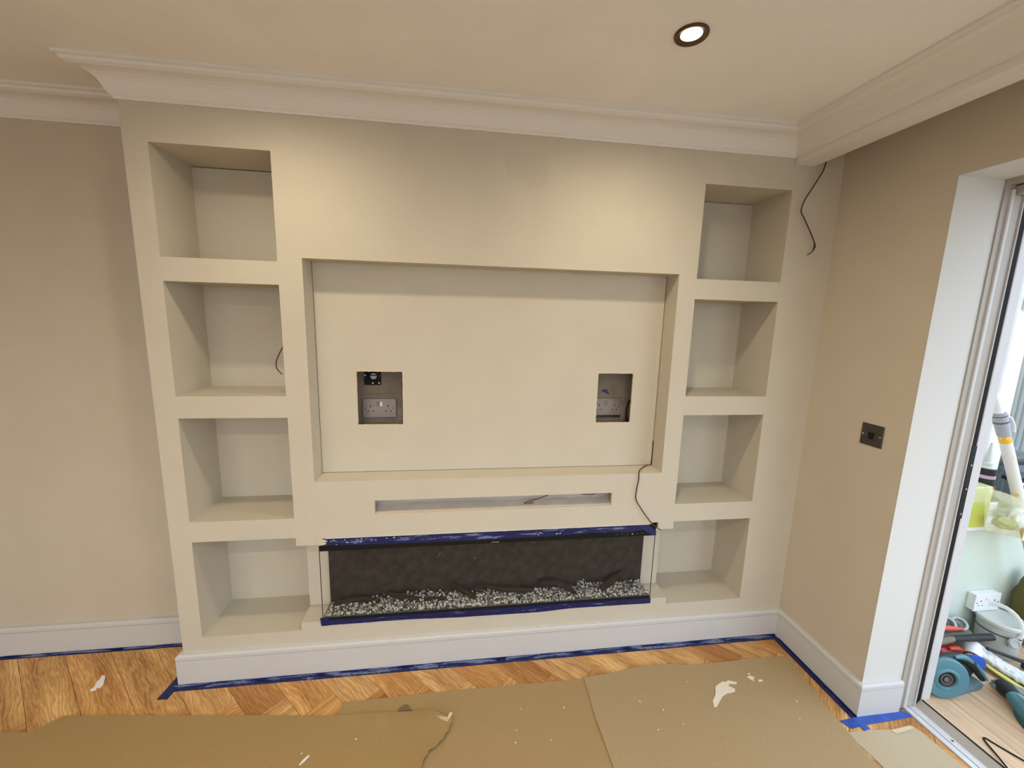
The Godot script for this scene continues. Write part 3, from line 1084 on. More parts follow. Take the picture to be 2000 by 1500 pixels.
func fittings() -> void:
	var zk := -0.2027
	var t := thing("double_socket", "brushed steel double socket with one white rocker, in the left wall cut-out", "socket", Vector3(-0.402, 1.099, zk))
	socket_plate(t, -0.475, -0.329, 1.0995, 1.1858, zk, M.steel, true, 0.008)
	t = thing("double_socket", "brushed steel double socket in the right wall cut-out beside a black cable", "socket", Vector3(0.667, 1.10, zk))
	socket_plate(t, 0.594, 0.740, 1.1035, 1.1875, zk, M.steel, false, 0.008)
	var st := mb()
	bb(st, 0.592, 0.741, 1.092, 1.1035, zk, zk + 0.004, 0.001)
	obj("back_box", st, M.nickel, t)
	# black connection box
	t = thing("connection_box", "black square fitting with a clear round knob, top of the left wall cut-out", "fitting", Vector3(-0.428, 1.248, zk))
	st = mb()
	bb(st, -0.463, -0.393, 1.249, 1.330, zk, zk + 0.012, 0.002)
	obj("housing", st, M.rubber, t)
	st = mb()
	lathe(st, [Vector2(0.027, 0.0), Vector2(0.027, 0.003), Vector2(0.023, 0.004), Vector2(0.022, 0.001)], 28, along(Vector3(-0.424, 1.292, zk + 0.012), Vector3(0, 0, 1)))
	obj("ring", st, M.black, t)
	st = mb()
	lathe(st, [Vector2(0.0145, 0.0), Vector2(0.0145, 0.008), Vector2(0.012, 0.012), Vector2(0.006, 0.0135), Vector2(0.0, 0.014)], 28, along(Vector3(-0.422, 1.290, zk + 0.012), Vector3(0, 0, 1)))
	var kb := obj("knob", st, mat(lin(0.42, 0.45, 0.50), 0.15, 0.2), t)
	st = mb()
	bb(st, -0.436, -0.408, 1.2915, 1.2965, zk + 0.0245, zk + 0.0268)
	obj("slot", st, M.black, kb)
	for q in [Vector2(-0.459, 1.292), Vector2(-0.399, 1.290), Vector2(-0.427, 1.258), Vector2(-0.400, 1.258)]:
		st = mb()
		lathe(st, [Vector2(0.0036, 0.0), Vector2(0.003, 0.001), Vector2(0.0, 0.0013)], 12, along(Vector3(q.x, q.y, zk + 0.012), Vector3(0, 0, 1)))
		obj("screw", st, M.screw, t)
	# scrap of tape and a cable in the right cut-out
	st = mb()
	prism(st, PackedVector2Array([Vector2(0.642, 1.229), Vector2(0.664, 1.231), Vector2(0.668, 1.222), Vector2(0.679, 1.206), Vector2(0.668, 1.209), Vector2(0.655, 1.216), Vector2(0.641, 1.217)]), Transform3D(Basis(), Vector3(0, 0, zk)), 0.0012)
	tag(obj("tape_scrap", st, M.tape_plain), "small scrap of blue tape above the right socket", "tape")
	st = mb()
	tube(st, smooth_path([Vector3(0.79, 1.185, zk + 0.01), Vector3(0.770, 1.168, zk + 0.02), Vector3(0.758, 1.135, zk + 0.03), Vector3(0.760, 1.10, zk + 0.03), Vector3(0.772, 1.06, zk + 0.02), Vector3(0.775, 1.032, zk + 0.015)]), 0.0035, 8)
	tag(obj("cable", st, M.rubber), "black cable curving down at the right of the right wall cut-out", "cable")
	# light switch on the right wall
	t = thing("light_switch", "dark metal square light switch with a black rocker on the right wall", "switch", Vector3(1.5754, 1.095, 0.307))
	st = mb()
	bb(st, 1.5705, 1.5754, 1.0965, 1.1825, 0.2645, 0.3500, 0.0014)
	obj("face_plate", st, M.nickel, t)
	st = mb()
	var pl := PackedVector2Array([Vector2(0.2955, 1.1500), Vector2(0.3165, 1.1500), Vector2(0.3135, 1.1230), Vector2(0.2985, 1.1230)])
	prism(st, pl, Transform3D(Basis(Vector3(0, 0, 1), Vector3(0, 1, 0), Vector3(-1, 0, 0)), Vector3(1.5706, 0, 0)), 0.003)
	obj("rocker", st, M.black, t)
	for z in [0.2735, 0.3405]:
		st = mb()
		lathe(st, [Vector2(0.0036, 0.0), Vector2(0.003, 0.0008), Vector2(0.0, 0.001)], 14, along(Vector3(1.5705, 1.1385, z), Vector3(-1, 0, 0)))
		obj("screw", st, M.screw, t)

func twin_wire(called: String, pts: Array, label: String, off := Vector3(0.0011, 0, 0.0004), r := 0.0015) -> Node3D:
	var t := thing(called, label, "wire", pts[0])
	var st := mb()
	var a := []
	var b := []
	for p in smooth_path(pts, 6):
		a.append(p - off)
		b.append(p + off)
	tube(st, a, r, 7)
	obj("black_core", st, M.wire_black, t)
	st = mb()
	tube(st, b, r, 7)
	obj("red_core", st, M.wire_red, t)
	return t

func wires() -> void:
	var t := twin_wire("loose_wire", [Vector3(1.470, 2.335, 0.03), Vector3(1.468, 2.25, 0.022), Vector3(1.4592, 2.1992, 0.02), Vector3(1.4183, 2.126, 0.02), Vector3(1.3925, 2.080, 0.02), Vector3(1.3835, 2.038, 0.02), Vector3(1.4002, 2.0125, 0.02), Vector3(1.4382, 1.9584, 0.02), Vector3(1.4645, 1.9177, 0.02), Vector3(1.4704, 1.8968, 0.02), Vector3(1.4616, 1.8751, 0.02), Vector3(1.4415, 1.8615, 0.02)], "dark red and black wire dangling from behind the pelmet beside the top right niche")
	var st := mb()
	tube(st, [Vector3(1.4672, 1.913, 0.02), Vector3(1.4712, 1.897, 0.02), Vector3(1.4655, 1.882, 0.02)], [0.0028, 0.0045, 0.0028], 9)
	obj("taped_joint", st, M.wire_black, t)
	twin_wire("loose_wire", [Vector3(-0.7175, 1.445, -0.05), Vector3(-0.7351, 1.4252, -0.05), Vector3(-0.7509, 1.3987, -0.05), Vector3(-0.7642, 1.3681, -0.05), Vector3(-0.7658, 1.3436, -0.05), Vector3(-0.7573, 1.3272, -0.05), Vector3(-0.7466, 1.315, -0.05)], "thin dark wire bowing out of the right side of the second left niche")
	t = twin_wire("loose_wire", [Vector3(0.8705, 1.0, -0.097), Vector3(0.8695, 0.890, -0.097), Vector3(0.840, 0.8850, -0.085), Vector3(0.790, 0.884, -0.040), Vector3(0.7611, 0.886, 0.004), Vector3(0.7598, 0.8591, 0.010), Vector3(0.751, 0.7858, 0.012), Vector3(0.7561, 0.7535, 0.012), Vector3(0.7757, 0.7229, 0.012), Vector3(0.8093, 0.6764, 0.012), Vector3(0.8454, 0.6342, 0.010), Vector3(0.8870, 0.6030, 0.012)], "red and black wire hanging from the television recess down to the fireplace corner")
	twin_wire("loose_wire", [Vector3(0.365, 0.789, -0.03), Vector3(0.3526, 0.7753, -0.03), Vector3(0.3061, 0.7598, -0.03), Vector3(0.2714, 0.7488, -0.03), Vector3(0.2486, 0.7390, -0.03), Vector3(0.2603, 0.7370, -0.028), Vector3(0.288, 0.7420, -0.03)], "short red wire hooked inside the long sound bar slot")
	twin_wire("loose_wire", [Vector3(0.46, 0.789, -0.045), Vector3(0.49, 0.776, -0.048), Vector3(0.52, 0.765, -0.05), Vector3(0.56, 0.762, -0.05), Vector3(0.60, 0.77, -0.05)], "thin dark wire lying in the right end of the sound bar slot")

# a run of tape lying on the floor: polygon strip with slightly uneven outer edge
func tape_run(a: Vector2, b: Vector2, width: float, side: float, y: float, sd: int, up := 0.0) -> SurfaceTool:
	var st := mb()
	var d := (b - a).normalized()
	var n := Vector2(d.y, -d.x) * side
	var L := (b - a).length()
	var steps := maxi(2, int(L / 0.03))
	var nz := FastNoiseLite.new()
	nz.seed = sd
	nz.frequency = 6.0
	var rows := []
	for i in steps + 1:
		var s := L * i / steps
		var p := a + d * s
		var w0 := 0.0
		var w1 := width * (1.0 + 0.05 * nz.get_noise_1d(s * 3))
		var lift := 0.0010 + 0.0008 * (0.5 + nz.get_noise_1d(s * 4 + 20))
		var hgt := up * (1.0 + 0.12 * nz.get_noise_1d(s * 5 + 70))
		rows.append([Vector3(p.x + n.x * 0.0006, y + maxf(hgt, 0.0006), p.y + n.y * 0.0006), Vector3(p.x + n.x * 0.0012, y + 0.0006, p.y + n.y * 0.0012), Vector3(p.x + n.x * w1 * 0.5, y + lift, p.y + n.y * w1 * 0.5), Vector3(p.x + n.x * w1, y + 0.0008, p.y + n.y * w1), Vector3(p.x + n.x * w1, y + 0.0001, p.y + n.y * w1), s])
	for i in steps:
		for k in 4:
			var q := [rows[i][k], rows[i + 1][k], rows[i + 1][k + 1], rows[i][k + 1]]
			var v0: float = [0.0, 0.4, 0.7, 1.0, 1.0][k]
			var v1: float = [0.0, 0.4, 0.7, 1.0, 1.0][k + 1]
			var u0: float = rows[i][5] / 1.4
			var u1: float = rows[i + 1][5] / 1.4
			var hint := Vector3(n.x, 0.2, n.y) if k == 0 else Vector3.UP if k < 3 else Vector3(n.x, 0.1, n.y)
			tri(st, q[0], q[1], q[2], hint, Vector2(u0, v0), Vector2(u1, v0), Vector2(u1, v1))
			tri(st, q[0], q[2], q[3], hint, Vector2(u0, v0), Vector2(u1, v1), Vector2(u0, v1))
	return st

func tapes() -> void:
	var g := "blue masking tape along the skirting"
	var st := tape_run(Vector2(-1.226, 0.0205), Vector2(1.554, 0.0205), 0.024, -1.0, 0.0, 1, 0.0095)
	tag(obj("masking_tape", st, M.tape_painted), "long blue masking tape with white paint smears along the media wall skirting", "tape", g)
	st = tape_run(Vector2(-2.98, -0.2155), Vector2(-1.212, -0.2155), 0.012, -1.0, 0.0, 2, 0.0095)
	tag(obj("masking_tape", st, M.tape_painted), "blue masking tape along the skirting of the left alcove", "tape", g)
	st = tape_run(Vector2(-1.2075, -0.235), Vector2(-1.2075, -0.02), 0.033, -1.0, 0.0002, 9)
	var corner := mb()
	flat_prism(corner, PackedVector2Array([Vector2(-1.2075, -0.06), Vector2(-1.2075, 0.035), Vector2(-1.213, 0.080), Vector2(-1.2255, 0.0765), Vector2(-1.2535, 0.0760), Vector2(-1.2430, -0.02), Vector2(-1.2415, -0.06)]), 0.0010, 0.0018)
	tag(obj("masking_tape", corner, M.tape_plain), "short dark blue tape end sticking out at the media wall's left corner", "tape", g)
	tag(obj("masking_tape", st, M.tape_clean), "blue tape on the floor along the hidden left side of the media wall", "tape", g)
	st = tape_run(Vector2(1.5550, 0.0445), Vector2(1.5550, 0.456), 0.027, -1.0, 0.0004, 3, 0.006)
	tag(obj("masking_tape", st, M.tape_clean), "dark blue masking tape along the right wall skirting", "tape", g)
	st = mb()
	flat_prism(st, PackedVector2Array([Vector2(1.4700, 0.4610), Vector2(1.552, 0.4555), Vector2(1.60, 0.4548), Vector2(1.70, 0.4540), Vector2(1.770, 0.4520), Vector2(1.7860, 0.4640), Vector2(1.7865, 0.4790), Vector2(1.70, 0.4835), Vector2(1.57, 0.4875), Vector2(1.4885, 0.4950), Vector2(1.4800, 0.4850)]), 0.0013, 0.0020)
	tag(obj("masking_tape", st, M.tape_bright), "bright blue tape laid across the floor in front of the door reveal", "tape", g)
	st = mb()
	flat_prism(st, PackedVector2Array([Vector2(1.524, 0.456), Vector2(1.5550, 0.456), Vector2(1.563, 0.505), Vector2(1.5560, 0.5035), Vector2(1.5300, 0.5100)]), 0.0021, 0.0027)
	tag(obj("masking_tape", st, M.tape_bright), "short blue tape tail crossing the tape before the door reveal", "tape", g)
	# tape round the fireplace
	st = fire_tape([Vector2(-0.606, 0.0), Vector2(-0.45, 0.001), Vector2(-0.2, -0.0005), Vector2(0.1, -0.001), Vector2(0.4, 0.0), Vector2(0.60, 0.0), Vector2(0.74, 0.0012), Vector2(0.835, 0.0005)], 0.6275, [0.5985, 0.5945, 0.592, 0.5905, 0.594, 0.600, 0.596, 0.606], 11)
	var fg := "blue tape masking the fireplace"
	tag(obj("masking_tape", st, M.tape), "blue tape with white paint specks along the fireplace's top edge", "tape", fg)
	st = mb()
	prism(st, PackedVector2Array([Vector2(0.790, 0.6265), Vector2(0.828, 0.6265), Vector2(0.8705, 0.5935), Vector2(0.8700, 0.5725), Vector2(0.8560, 0.5730), Vector2(0.812, 0.5990)]), Transform3D(Basis(), Vector3(0, 0, 0.0030)), 0.0007)
	tag(obj("masking_tape", st, M.tape_plain), "dark blue tape folded over the fireplace's top right corner", "tape", fg)
	st = fire_tape([Vector2(-0.633, 0.0), Vector2(-0.5, 0.0), Vector2(-0.3, 0.0), Vector2(0.0, 0.0), Vector2(0.3, 0.0), Vector2(0.5, 0.0), Vector2(0.7, 0.0), Vector2(0.8735, 0.0)], 0.2475, [0.2225, 0.2235, 0.2245, 0.216, 0.214, 0.2215, 0.2205, 0.2185], 12)
	tag(obj("masking_tape", st, M.tape_clean), "blue tape with a torn lower edge along the fireplace's bottom edge", "tape", fg)
	st = mb()
	prism(st, PackedVector2Array([Vector2(-0.636, 0.2620), Vector2(-0.600, 0.2640), Vector2(-0.596, 0.2500), Vector2(-0.606, 0.2470), Vector2(-0.600, 0.2320), Vector2(-0.612, 0.2250), Vector2(-0.634, 0.2290)]), Transform3D(Basis(), Vector3(0, 0, 0.0032)), 0.0008)
	tag(obj("masking_tape", st, M.tape), "crumpled blue tape wrapped over the fireplace's bottom left corner", "tape", fg)
	# dried paint lump where the tape was painted over
	st = mb()
	prism(st, PackedVector2Array([Vector2(-0.6360, 0.6270), Vector2(-0.6190, 0.6310), Vector2(-0.598, 0.6230), Vector2(-0.590, 0.6180), Vector2(-0.601, 0.6120), Vector2(-0.594, 0.6060), Vector2(-0.607, 0.6010), Vector2(-0.6270, 0.5990), Vector2(-0.6330, 0.6040)]), Transform3D(Basis(), Vector3(0, 0, 0.0008)), 0.0030)
	tag(obj("paint_lump", st, M.wall), "thick stone grey paint over the tape at the fireplace's top left corner", "paint")
	st = mb()
	var nz := FastNoiseLite.new()
	nz.seed = 71
	nz.frequency = 5.0
	var pts := []
	for i in 90:
		var x := lerpf(-0.60, 0.835, i / 89.0)
		pts.append(Vector3(x, 0.6290 + 0.0006 * nz.get_noise_1d(x * 4), 0.0012))
	tube(st, pts, 0.0015, 6)
	tag(obj("paint_ridge", st, M.reveal), "thin white paint ridge along the top of the fireplace tape", "paint")
	st = mb()
	for i in 26:
		var x: float = [-0.57, -0.55, -0.52, -0.46, -0.40, -0.345, -0.32, 0.30, 0.315, 0.33, 0.40, 0.41, 0.42][i % 13] + rng.randf_range(-0.01, 0.01)
		var s := rng.randf_range(0.0008, 0.0024)
		blob(st, Transform3D(Basis().scaled(Vector3(s * rng.randf_range(1, 3), s, 0.0006)), Vector3(x, rng.randf_range(0.600, 0.622), 0.0037)), 0.3, 0.3, i, 1.0, 4, 8)
	var sp := obj("paint_specks", st, M.reveal)
	tag(sp, "white paint specks on the tape above the fireplace", "paint", "", "stuff")

func fire_tape(tops: Array, y_top: float, lows: Array, sd: int) -> SurfaceTool:
	var st := mb()
	var nz := FastNoiseLite.new()
	nz.seed = sd
	nz.frequency = 40.0
	var prev := []
	var x0: float = tops[0].x
	var x1: float = tops[-1].x
	for i in 121:
		var x := lerpf(x0, x1, i / 120.0)
		var k := 0
		while k < tops.size() - 2 and tops[k + 1].x < x:
			k += 1
		var f: float = clampf((x - tops[k].x) / (tops[k + 1].x - tops[k].x), 0, 1)
		f = f * f * (3.0 - 2.0 * f)
		var yt := y_top + lerpf(tops[k].y, tops[k + 1].y, f)
		var yl := lerpf(lows[k], lows[k + 1], f) + 0.0012 * nz.get_noise_1d(x)
		var z := 0.0018 + 0.0008 * (1.0 + nz.get_noise_1d(x * 0.5 + 4))
		var row := [Vector3(x, yt, 0.0016), Vector3(x, yt, z), Vector3(x, yl, z), Vector3(x, yl, 0.0016)]
		if i:
			var u0 := (x - x0) / 1.4
			for q in 3:
				var hint: Vector3 = [Vector3(0, 1, 0), Vector3(0, 0, 1), Vector3(0, -1, 0)][q]
				var va: float = [0.0, 0.02, 1.0, 1.0][q]
				var vb: float = [0.0, 0.02, 1.0, 1.0][q + 1]
				tri(st, prev[q], row[q], row[q + 1], hint, Vector2(u0, va), Vector2(u0 + 0.0086, va), Vector2(u0 + 0.0086, vb))
				tri(st, prev[q], row[q + 1], prev[q + 1], hint, Vector2(u0, va), Vector2(u0 + 0.0086, vb), Vector2(u0, vb))
		prev = row
	return st

# a sheet of card: outline (x, z) with inner points so that it can buckle
func sheet(outline: Array, y: float, thick: float, height: Callable) -> SurfaceTool:
	var st := mb()
	var rim := PackedVector2Array()
	for i in outline.size():
		var a: Vector2 = outline[i]
		var b: Vector2 = outline[(i + 1) % outline.size()]
		var n := maxi(1, int((b - a).length() / 0.05))
		for k in n:
			rim.append(a.lerp(b, float(k) / n))
	var pts := PackedVector2Array(rim)
	var lo := rim[0]
	var hi := rim[0]
	for p in rim:
		lo = lo.min(p)
		hi = hi.max(p)
	var x := lo.x
	while x < hi.x:
		var z := lo.y
		while z < hi.y:
			var p := Vector2(x + 0.011 * sin(z * 60), z + 0.009 * sin(x * 70))
			if Geometry2D.is_point_in_polygon(p, rim):
				var near := 1.0
				for q in rim:
					near = minf(near, p.distance_to(q))
				if near > 0.02:
					pts.append(p)
			z += 0.045
		x += 0.045
	var idx := Geometry2D.triangulate_delaunay(pts)
	var at := func(p: Vector2) -> Vector3:
		return Vector3(p.x, y + thick + height.call(p), p.y)
	var nrm := func(p: Vector2) -> Vector3:
		var e := 0.012
		var hx: float = height.call(p + Vector2(e, 0)) - height.call(p - Vector2(e, 0))
		var hz: float = height.call(p + Vector2(0, e)) - height.call(p - Vector2(0, e))
		return Vector3(-hx / (2 * e), 1, -hz / (2 * e)).normalized()
	for i in range(0, idx.size(), 3):
		var a := pts[idx[i]]
		var b := pts[idx[i + 1]]
		var c := pts[idx[i + 2]]
		if not Geometry2D.is_point_in_polygon((a + b + c) / 3.0, rim):
			continue
		tri_s(st, [at.call(a), at.call(b), at.call(c)], [nrm.call(a), nrm.call(b), nrm.call(c)], [a, b, c])
		var dn := Vector3(0, -thick, 0)
		tri(st, at.call(a) + dn, at.call(b) + dn, at.call(c) + dn, Vector3.DOWN, a, b, c)
	var ar := area2(rim)
	for i in rim.size():
		var a := rim[i]
		var b := rim[(i + 1) % rim.size()]
		var o := Vector2(b.y - a.y, a.x - b.x) * signf(ar)
		var dn := Vector3(0, -thick, 0)
		face(st, [at.call(a), at.call(b), at.call(b) + dn, at.call(a) + dn], Vector3(o.x, 0, o.y))
	return st

# a thin folded flap between two edges
func fold(st: SurfaceTool, a: Array, b: Array) -> void:
	for i in a.size() - 1:
		var up: Vector3 = (a[i + 1] - a[i]).cross(b[i] - a[i] + Vector3(0, 1e-5, 0)).normalized() * 0.0009
		face(st, [a[i] + up, a[i + 1] + up, b[i + 1] + up, b[i] + up], up)
		face(st, [a[i] - up, a[i + 1] - up, b[i + 1] - up, b[i] - up], -up)
		face(st, [b[i] + up, b[i + 1] + up, b[i + 1] - up, b[i] - up], b[i] - a[i])
		face(st, [a[i] + up, a[i + 1] + up, a[i + 1] - up, a[i] - up], a[i] - b[i])

func paper() -> void:
	var nz := FastNoiseLite.new()
	nz.seed = 91
	nz.frequency = 2.2
	nz.fractal_octaves = 2
	var g := "brown floor protection paper"
	# sheet under the torn one, in the middle
	var b := [Vector2(-0.513, 0.1677), Vector2(-0.3277, 0.1673), Vector2(-0.0344, 0.161), Vector2(0.1838, 0.1648), Vector2(0.515, 0.1640), Vector2(0.60, 0.50), Vector2(0.60, 1.9), Vector2(-0.50, 1.9), Vector2(-0.535, 0.6), Vector2(-0.5135, 0.23)]
	var st := sheet(b, 0.0005, 0.0015, func(p): return 0.0008 + 0.0008 * nz.get_noise_2d(p.x * 2, p.y * 2))
	tag(obj("floor_paper", st, M.card_b), "brown paper sheet in the middle, tucked under the torn sheet and the paint-scuffed sheet", "paper", g)
	# right sheet, over the middle one
	var c := [Vector2(0.5027, 0.1633), Vector2(0.65, 0.152), Vector2(0.7779, 0.1334), Vector2(0.9013, 0.1352), Vector2(1.0052, 0.1518), Vector2(1.1709, 0.1522), Vector2(1.3591, 0.1458), Vector2(1.5117, 0.1558), Vector2(1.4871, 0.2836), Vector2(1.4621, 0.4459), Vector2(1.4575, 0.51), Vector2(1.4500, 0.5928), Vector2(1.462, 1.9), Vector2(0.52, 1.9), Vector2(0.497, 0.5119), Vector2(0.4931, 0.341)]
	st = sheet(c, 0.0042, 0.0015, func(p): return 0.0010 + 0.0012 * nz.get_noise_2d(p.x * 2 + 5, p.y * 2) + 0.0015 * exp(-pow((p.x - 0.93 - 0.4 * (p.y - 0.3)) / 0.04, 2.0)))
	var sc := obj("floor_paper", st, M.card_c)
	tag(sc, "large brown paper sheet on the right with a white torn scuff", "paper", g)
	# white scuffs torn into its surface
	for q in [[Vector2(0.9942, 0.3587), Vector2(1.006, 0.330), Vector2(1.0355, 0.305), Vector2(1.060, 0.268), Vector2(1.1047, 0.2495), Vector2(1.118, 0.253), Vector2(1.1347, 0.2470), Vector2(1.1672, 0.2600), Vector2(1.160, 0.267), Vector2(1.130, 0.262), Vector2(1.118, 0.272), Vector2(1.137, 0.290), Vector2(1.128, 0.3007), Vector2(1.0848, 0.305), Vector2(1.060, 0.316), Vector2(1.0311, 0.3379), Vector2(1.008, 0.356)], [Vector2(1.232, 0.238), Vector2(1.250, 0.235), Vector2(1.2640, 0.246), Vector2(1.250, 0.252), Vector2(1.252, 0.262), Vector2(1.2400, 0.254)], [Vector2(1.270, 0.258), Vector2(1.292, 0.2595), Vector2(1.287, 0.266), Vector2(1.268, 0.267)], [Vector2(1.246, 0.2235), Vector2(1.257, 0.2235), Vector2(1.255, 0.2285), Vector2(1.245, 0.228)]]:
		st = mb()
		flat_prism(st, PackedVector2Array(q), 0.0060, 0.0086)
		obj("paint_scuff", st, M.flake, sc)
	# narrow sheet by the door
	var d := [Vector2(1.4480, 0.5061), Vector2(1.56, 0.509), Vector2(1.6491, 0.5160), Vector2(1.7400, 0.5080), Vector2(1.7552, 0.5363), Vector2(1.7638, 0.6702), Vector2(1.772, 1.9), Vector2(1.470, 1.9), Vector2(1.4683, 0.6359), Vector2(1.4657, 0.5975)]
	st = sheet(d, 0.0004, 0.0013, func(p): return 0.0006 + 0.0005 * nz.get_noise_2d(p.x * 3, p.y * 2))
	tag(obj("floor_paper", st, M.card_d), "pale narrow paper sheet on the floor beside the patio door track", "paper", g)
	st = mb()
	flat_prism(st, PackedVector2Array([Vector2(1.635, 0.5195), Vector2(1.728, 0.512), Vector2(1.737, 0.5235), Vector2(1.645, 0.5345)]), 0.0040, 0.0046)
	tag(obj("paper_strip", st, M.card_pale), "short pale strip on the narrow sheet near the patio door", "paper")
	# torn sheet on the left, lifting along its torn right edge
	var a := [Vector2(-2.6, 0.162), Vector2(-1.7229, 0.158), Vector2(-1.6097, 0.171), Vector2(-1.5485, 0.1149), Vector2(-1.2151, 0.1492), Vector2(-0.88, 0.186), Vector2(-0.5518, 0.2236), Vector2(-0.3166, 0.2366), Vector2(-0.20, 0.248), Vector2(-0.1298, 0.2627), Vector2(-0.108, 0.285), Vector2(-0.0753, 0.2960), Vector2(-0.0690, 0.3120), Vector2(-0.0790, 0.3260), Vector2(-0.0810, 0.345), Vector2(-0.0945, 0.3557), Vector2(-0.0990, 0.372), Vector2(-0.1140, 0.3811), Vector2(-0.1250, 0.396), Vector2(-0.1510, 0.405), Vector2(-0.1530, 0.418), Vector2(-0.1670, 0.4331), Vector2(-0.1728, 0.4573), Vector2(-0.185, 0.6), Vector2(-0.17, 1.9), Vector2(-2.6, 1.9)]
	st = sheet(a, 0.0035, 0.0018, func(p): return 0.0012 + 0.0012 * nz.get_noise_2d(p.x * 2, p.y * 2 + 30) + 0.017 * pow(smoothstep(-0.30, -0.07, p.x + 0.35 * maxf(p.y - 0.36, 0.0)), 1.5) * (1.0 - smoothstep(0.55, 0.9, p.y)) + 0.004 * exp(-pow((p.y - 0.245 - 0.1 * (p.x + 0.3)) / 0.02, 2.0)) * smoothstep(-0.7, -0.3, p.x))
	var sa := obj("floor_paper", st, M.card_a)
	tag(sa, "brown paper sheet on the left with a ragged torn right edge", "paper", g)
	st = mb()
	fold(st, [Vector3(-0.140, 0.0125, 0.2615), Vector3(-0.124, 0.0175, 0.2700), Vector3(-0.100, 0.0225, 0.2880), Vector3(-0.078, 0.0245, 0.3020)], [Vector3(-0.138, 0.0120, 0.2630), Vector3(-0.131, 0.0200, 0.2790), Vector3(-0.113, 0.0250, 0.3010), Vector3(-0.086, 0.0240, 0.3130)])
	fold(st, [Vector3(-0.0850, 0.0225, 0.3010), Vector3(-0.0840, 0.0275, 0.2940), Vector3(-0.0790, 0.0330, 0.2860)], [Vector3(-0.0800, 0.0225, 0.3020), Vector3(-0.0730, 0.0285, 0.2950), Vector3(-0.0670, 0.0340, 0.2870)])
	obj("curled_corner", st, M.card_pale, sa)
	# a darker scrap beside the sheet's folded top edge
	st = mb()
	flat_prism(st, PackedVector2Array([Vector2(-0.283, 0.232), Vector2(-0.276, 0.218), Vector2(-0.262, 0.208), Vector2(-0.247, 0.2085), Vector2(-0.226, 0.238)]), 0.0044, 0.0062)
	tag(obj("card_scrap", st, M.card_core), "small dark cardboard scrap at the torn sheet's top edge", "scrap")
	# bits of white paper and paint
	st = mb()
	flat_prism(st, PackedVector2Array([Vector2(-1.5592, -0.0668), Vector2(-1.5480, -0.0700), Vector2(-1.5340, -0.0516), Vector2(-1.5170, -0.020), Vector2(-1.5160, -0.004), Vector2(-1.5300, -0.006), Vector2(-1.5250, 0.004), Vector2(-1.5416, 0.008), Vector2(-1.549, 0.002), Vector2(-1.5450, -0.014), Vector2(-1.5540, -0.034), Vector2(-1.5520, -0.052)]), 0.0012, 0.0032)
	tag(obj("paper_scrap", st, M.paper_white), "torn white paper scrap on the bare wood floor at left", "scrap")
	st = mb()
	flat_prism(st, PackedVector2Array([Vector2(-0.5728, 0.3691), Vector2(-0.568, 0.373), Vector2(-0.578, 0.389), Vector2(-0.592, 0.402), Vector2(-0.595, 0.399), Vector2(-0.586, 0.383)]), 0.0088, 0.0102)
	tag(obj("paper_scrap", st, M.paper_white), "white sliver lying on the torn brown sheet", "scrap")
	st = mb()
	for q in [Vector3(0.175, 0.36, 0.0046), Vector3(0.205, 0.275, 0.0046), Vector3(0.38, 0.29, 0.0046), Vector3(0.165, 0.405, 0.0046), Vector3(0.30, 0.41, 0.0046), Vector3(0.72, 0.42, 0.0072), Vector3(0.70, 0.30, 0.0072), Vector3(0.78, 0.345, 0.0072), Vector3(0.83, 0.41, 0.0072), Vector3(0.95, 0.235, 0.0072), Vector3(1.36, 0.37, 0.0072), Vector3(1.31, 0.44, 0.0072), Vector3(-0.42, 0.33, 0.0082), Vector3(-0.60, 0.36, 0.0082)]:
		var s := rng.randf_range(0.0016, 0.0034)
		blob(st, Transform3D(Basis(Vector3.UP, rng.randf() * 3) * Basis().scaled(Vector3(s * 1.6, 0.0009, s)), Vector3(q.x, q.z + 0.0005, q.y)), 0.6, 0.2, rng.randi() % 99, 1.0, 5, 9)
	tag(obj("paint_flakes", st, M.flake), "tiny pale paint flakes scattered over the brown floor paper", "flakes", "", "stuff")

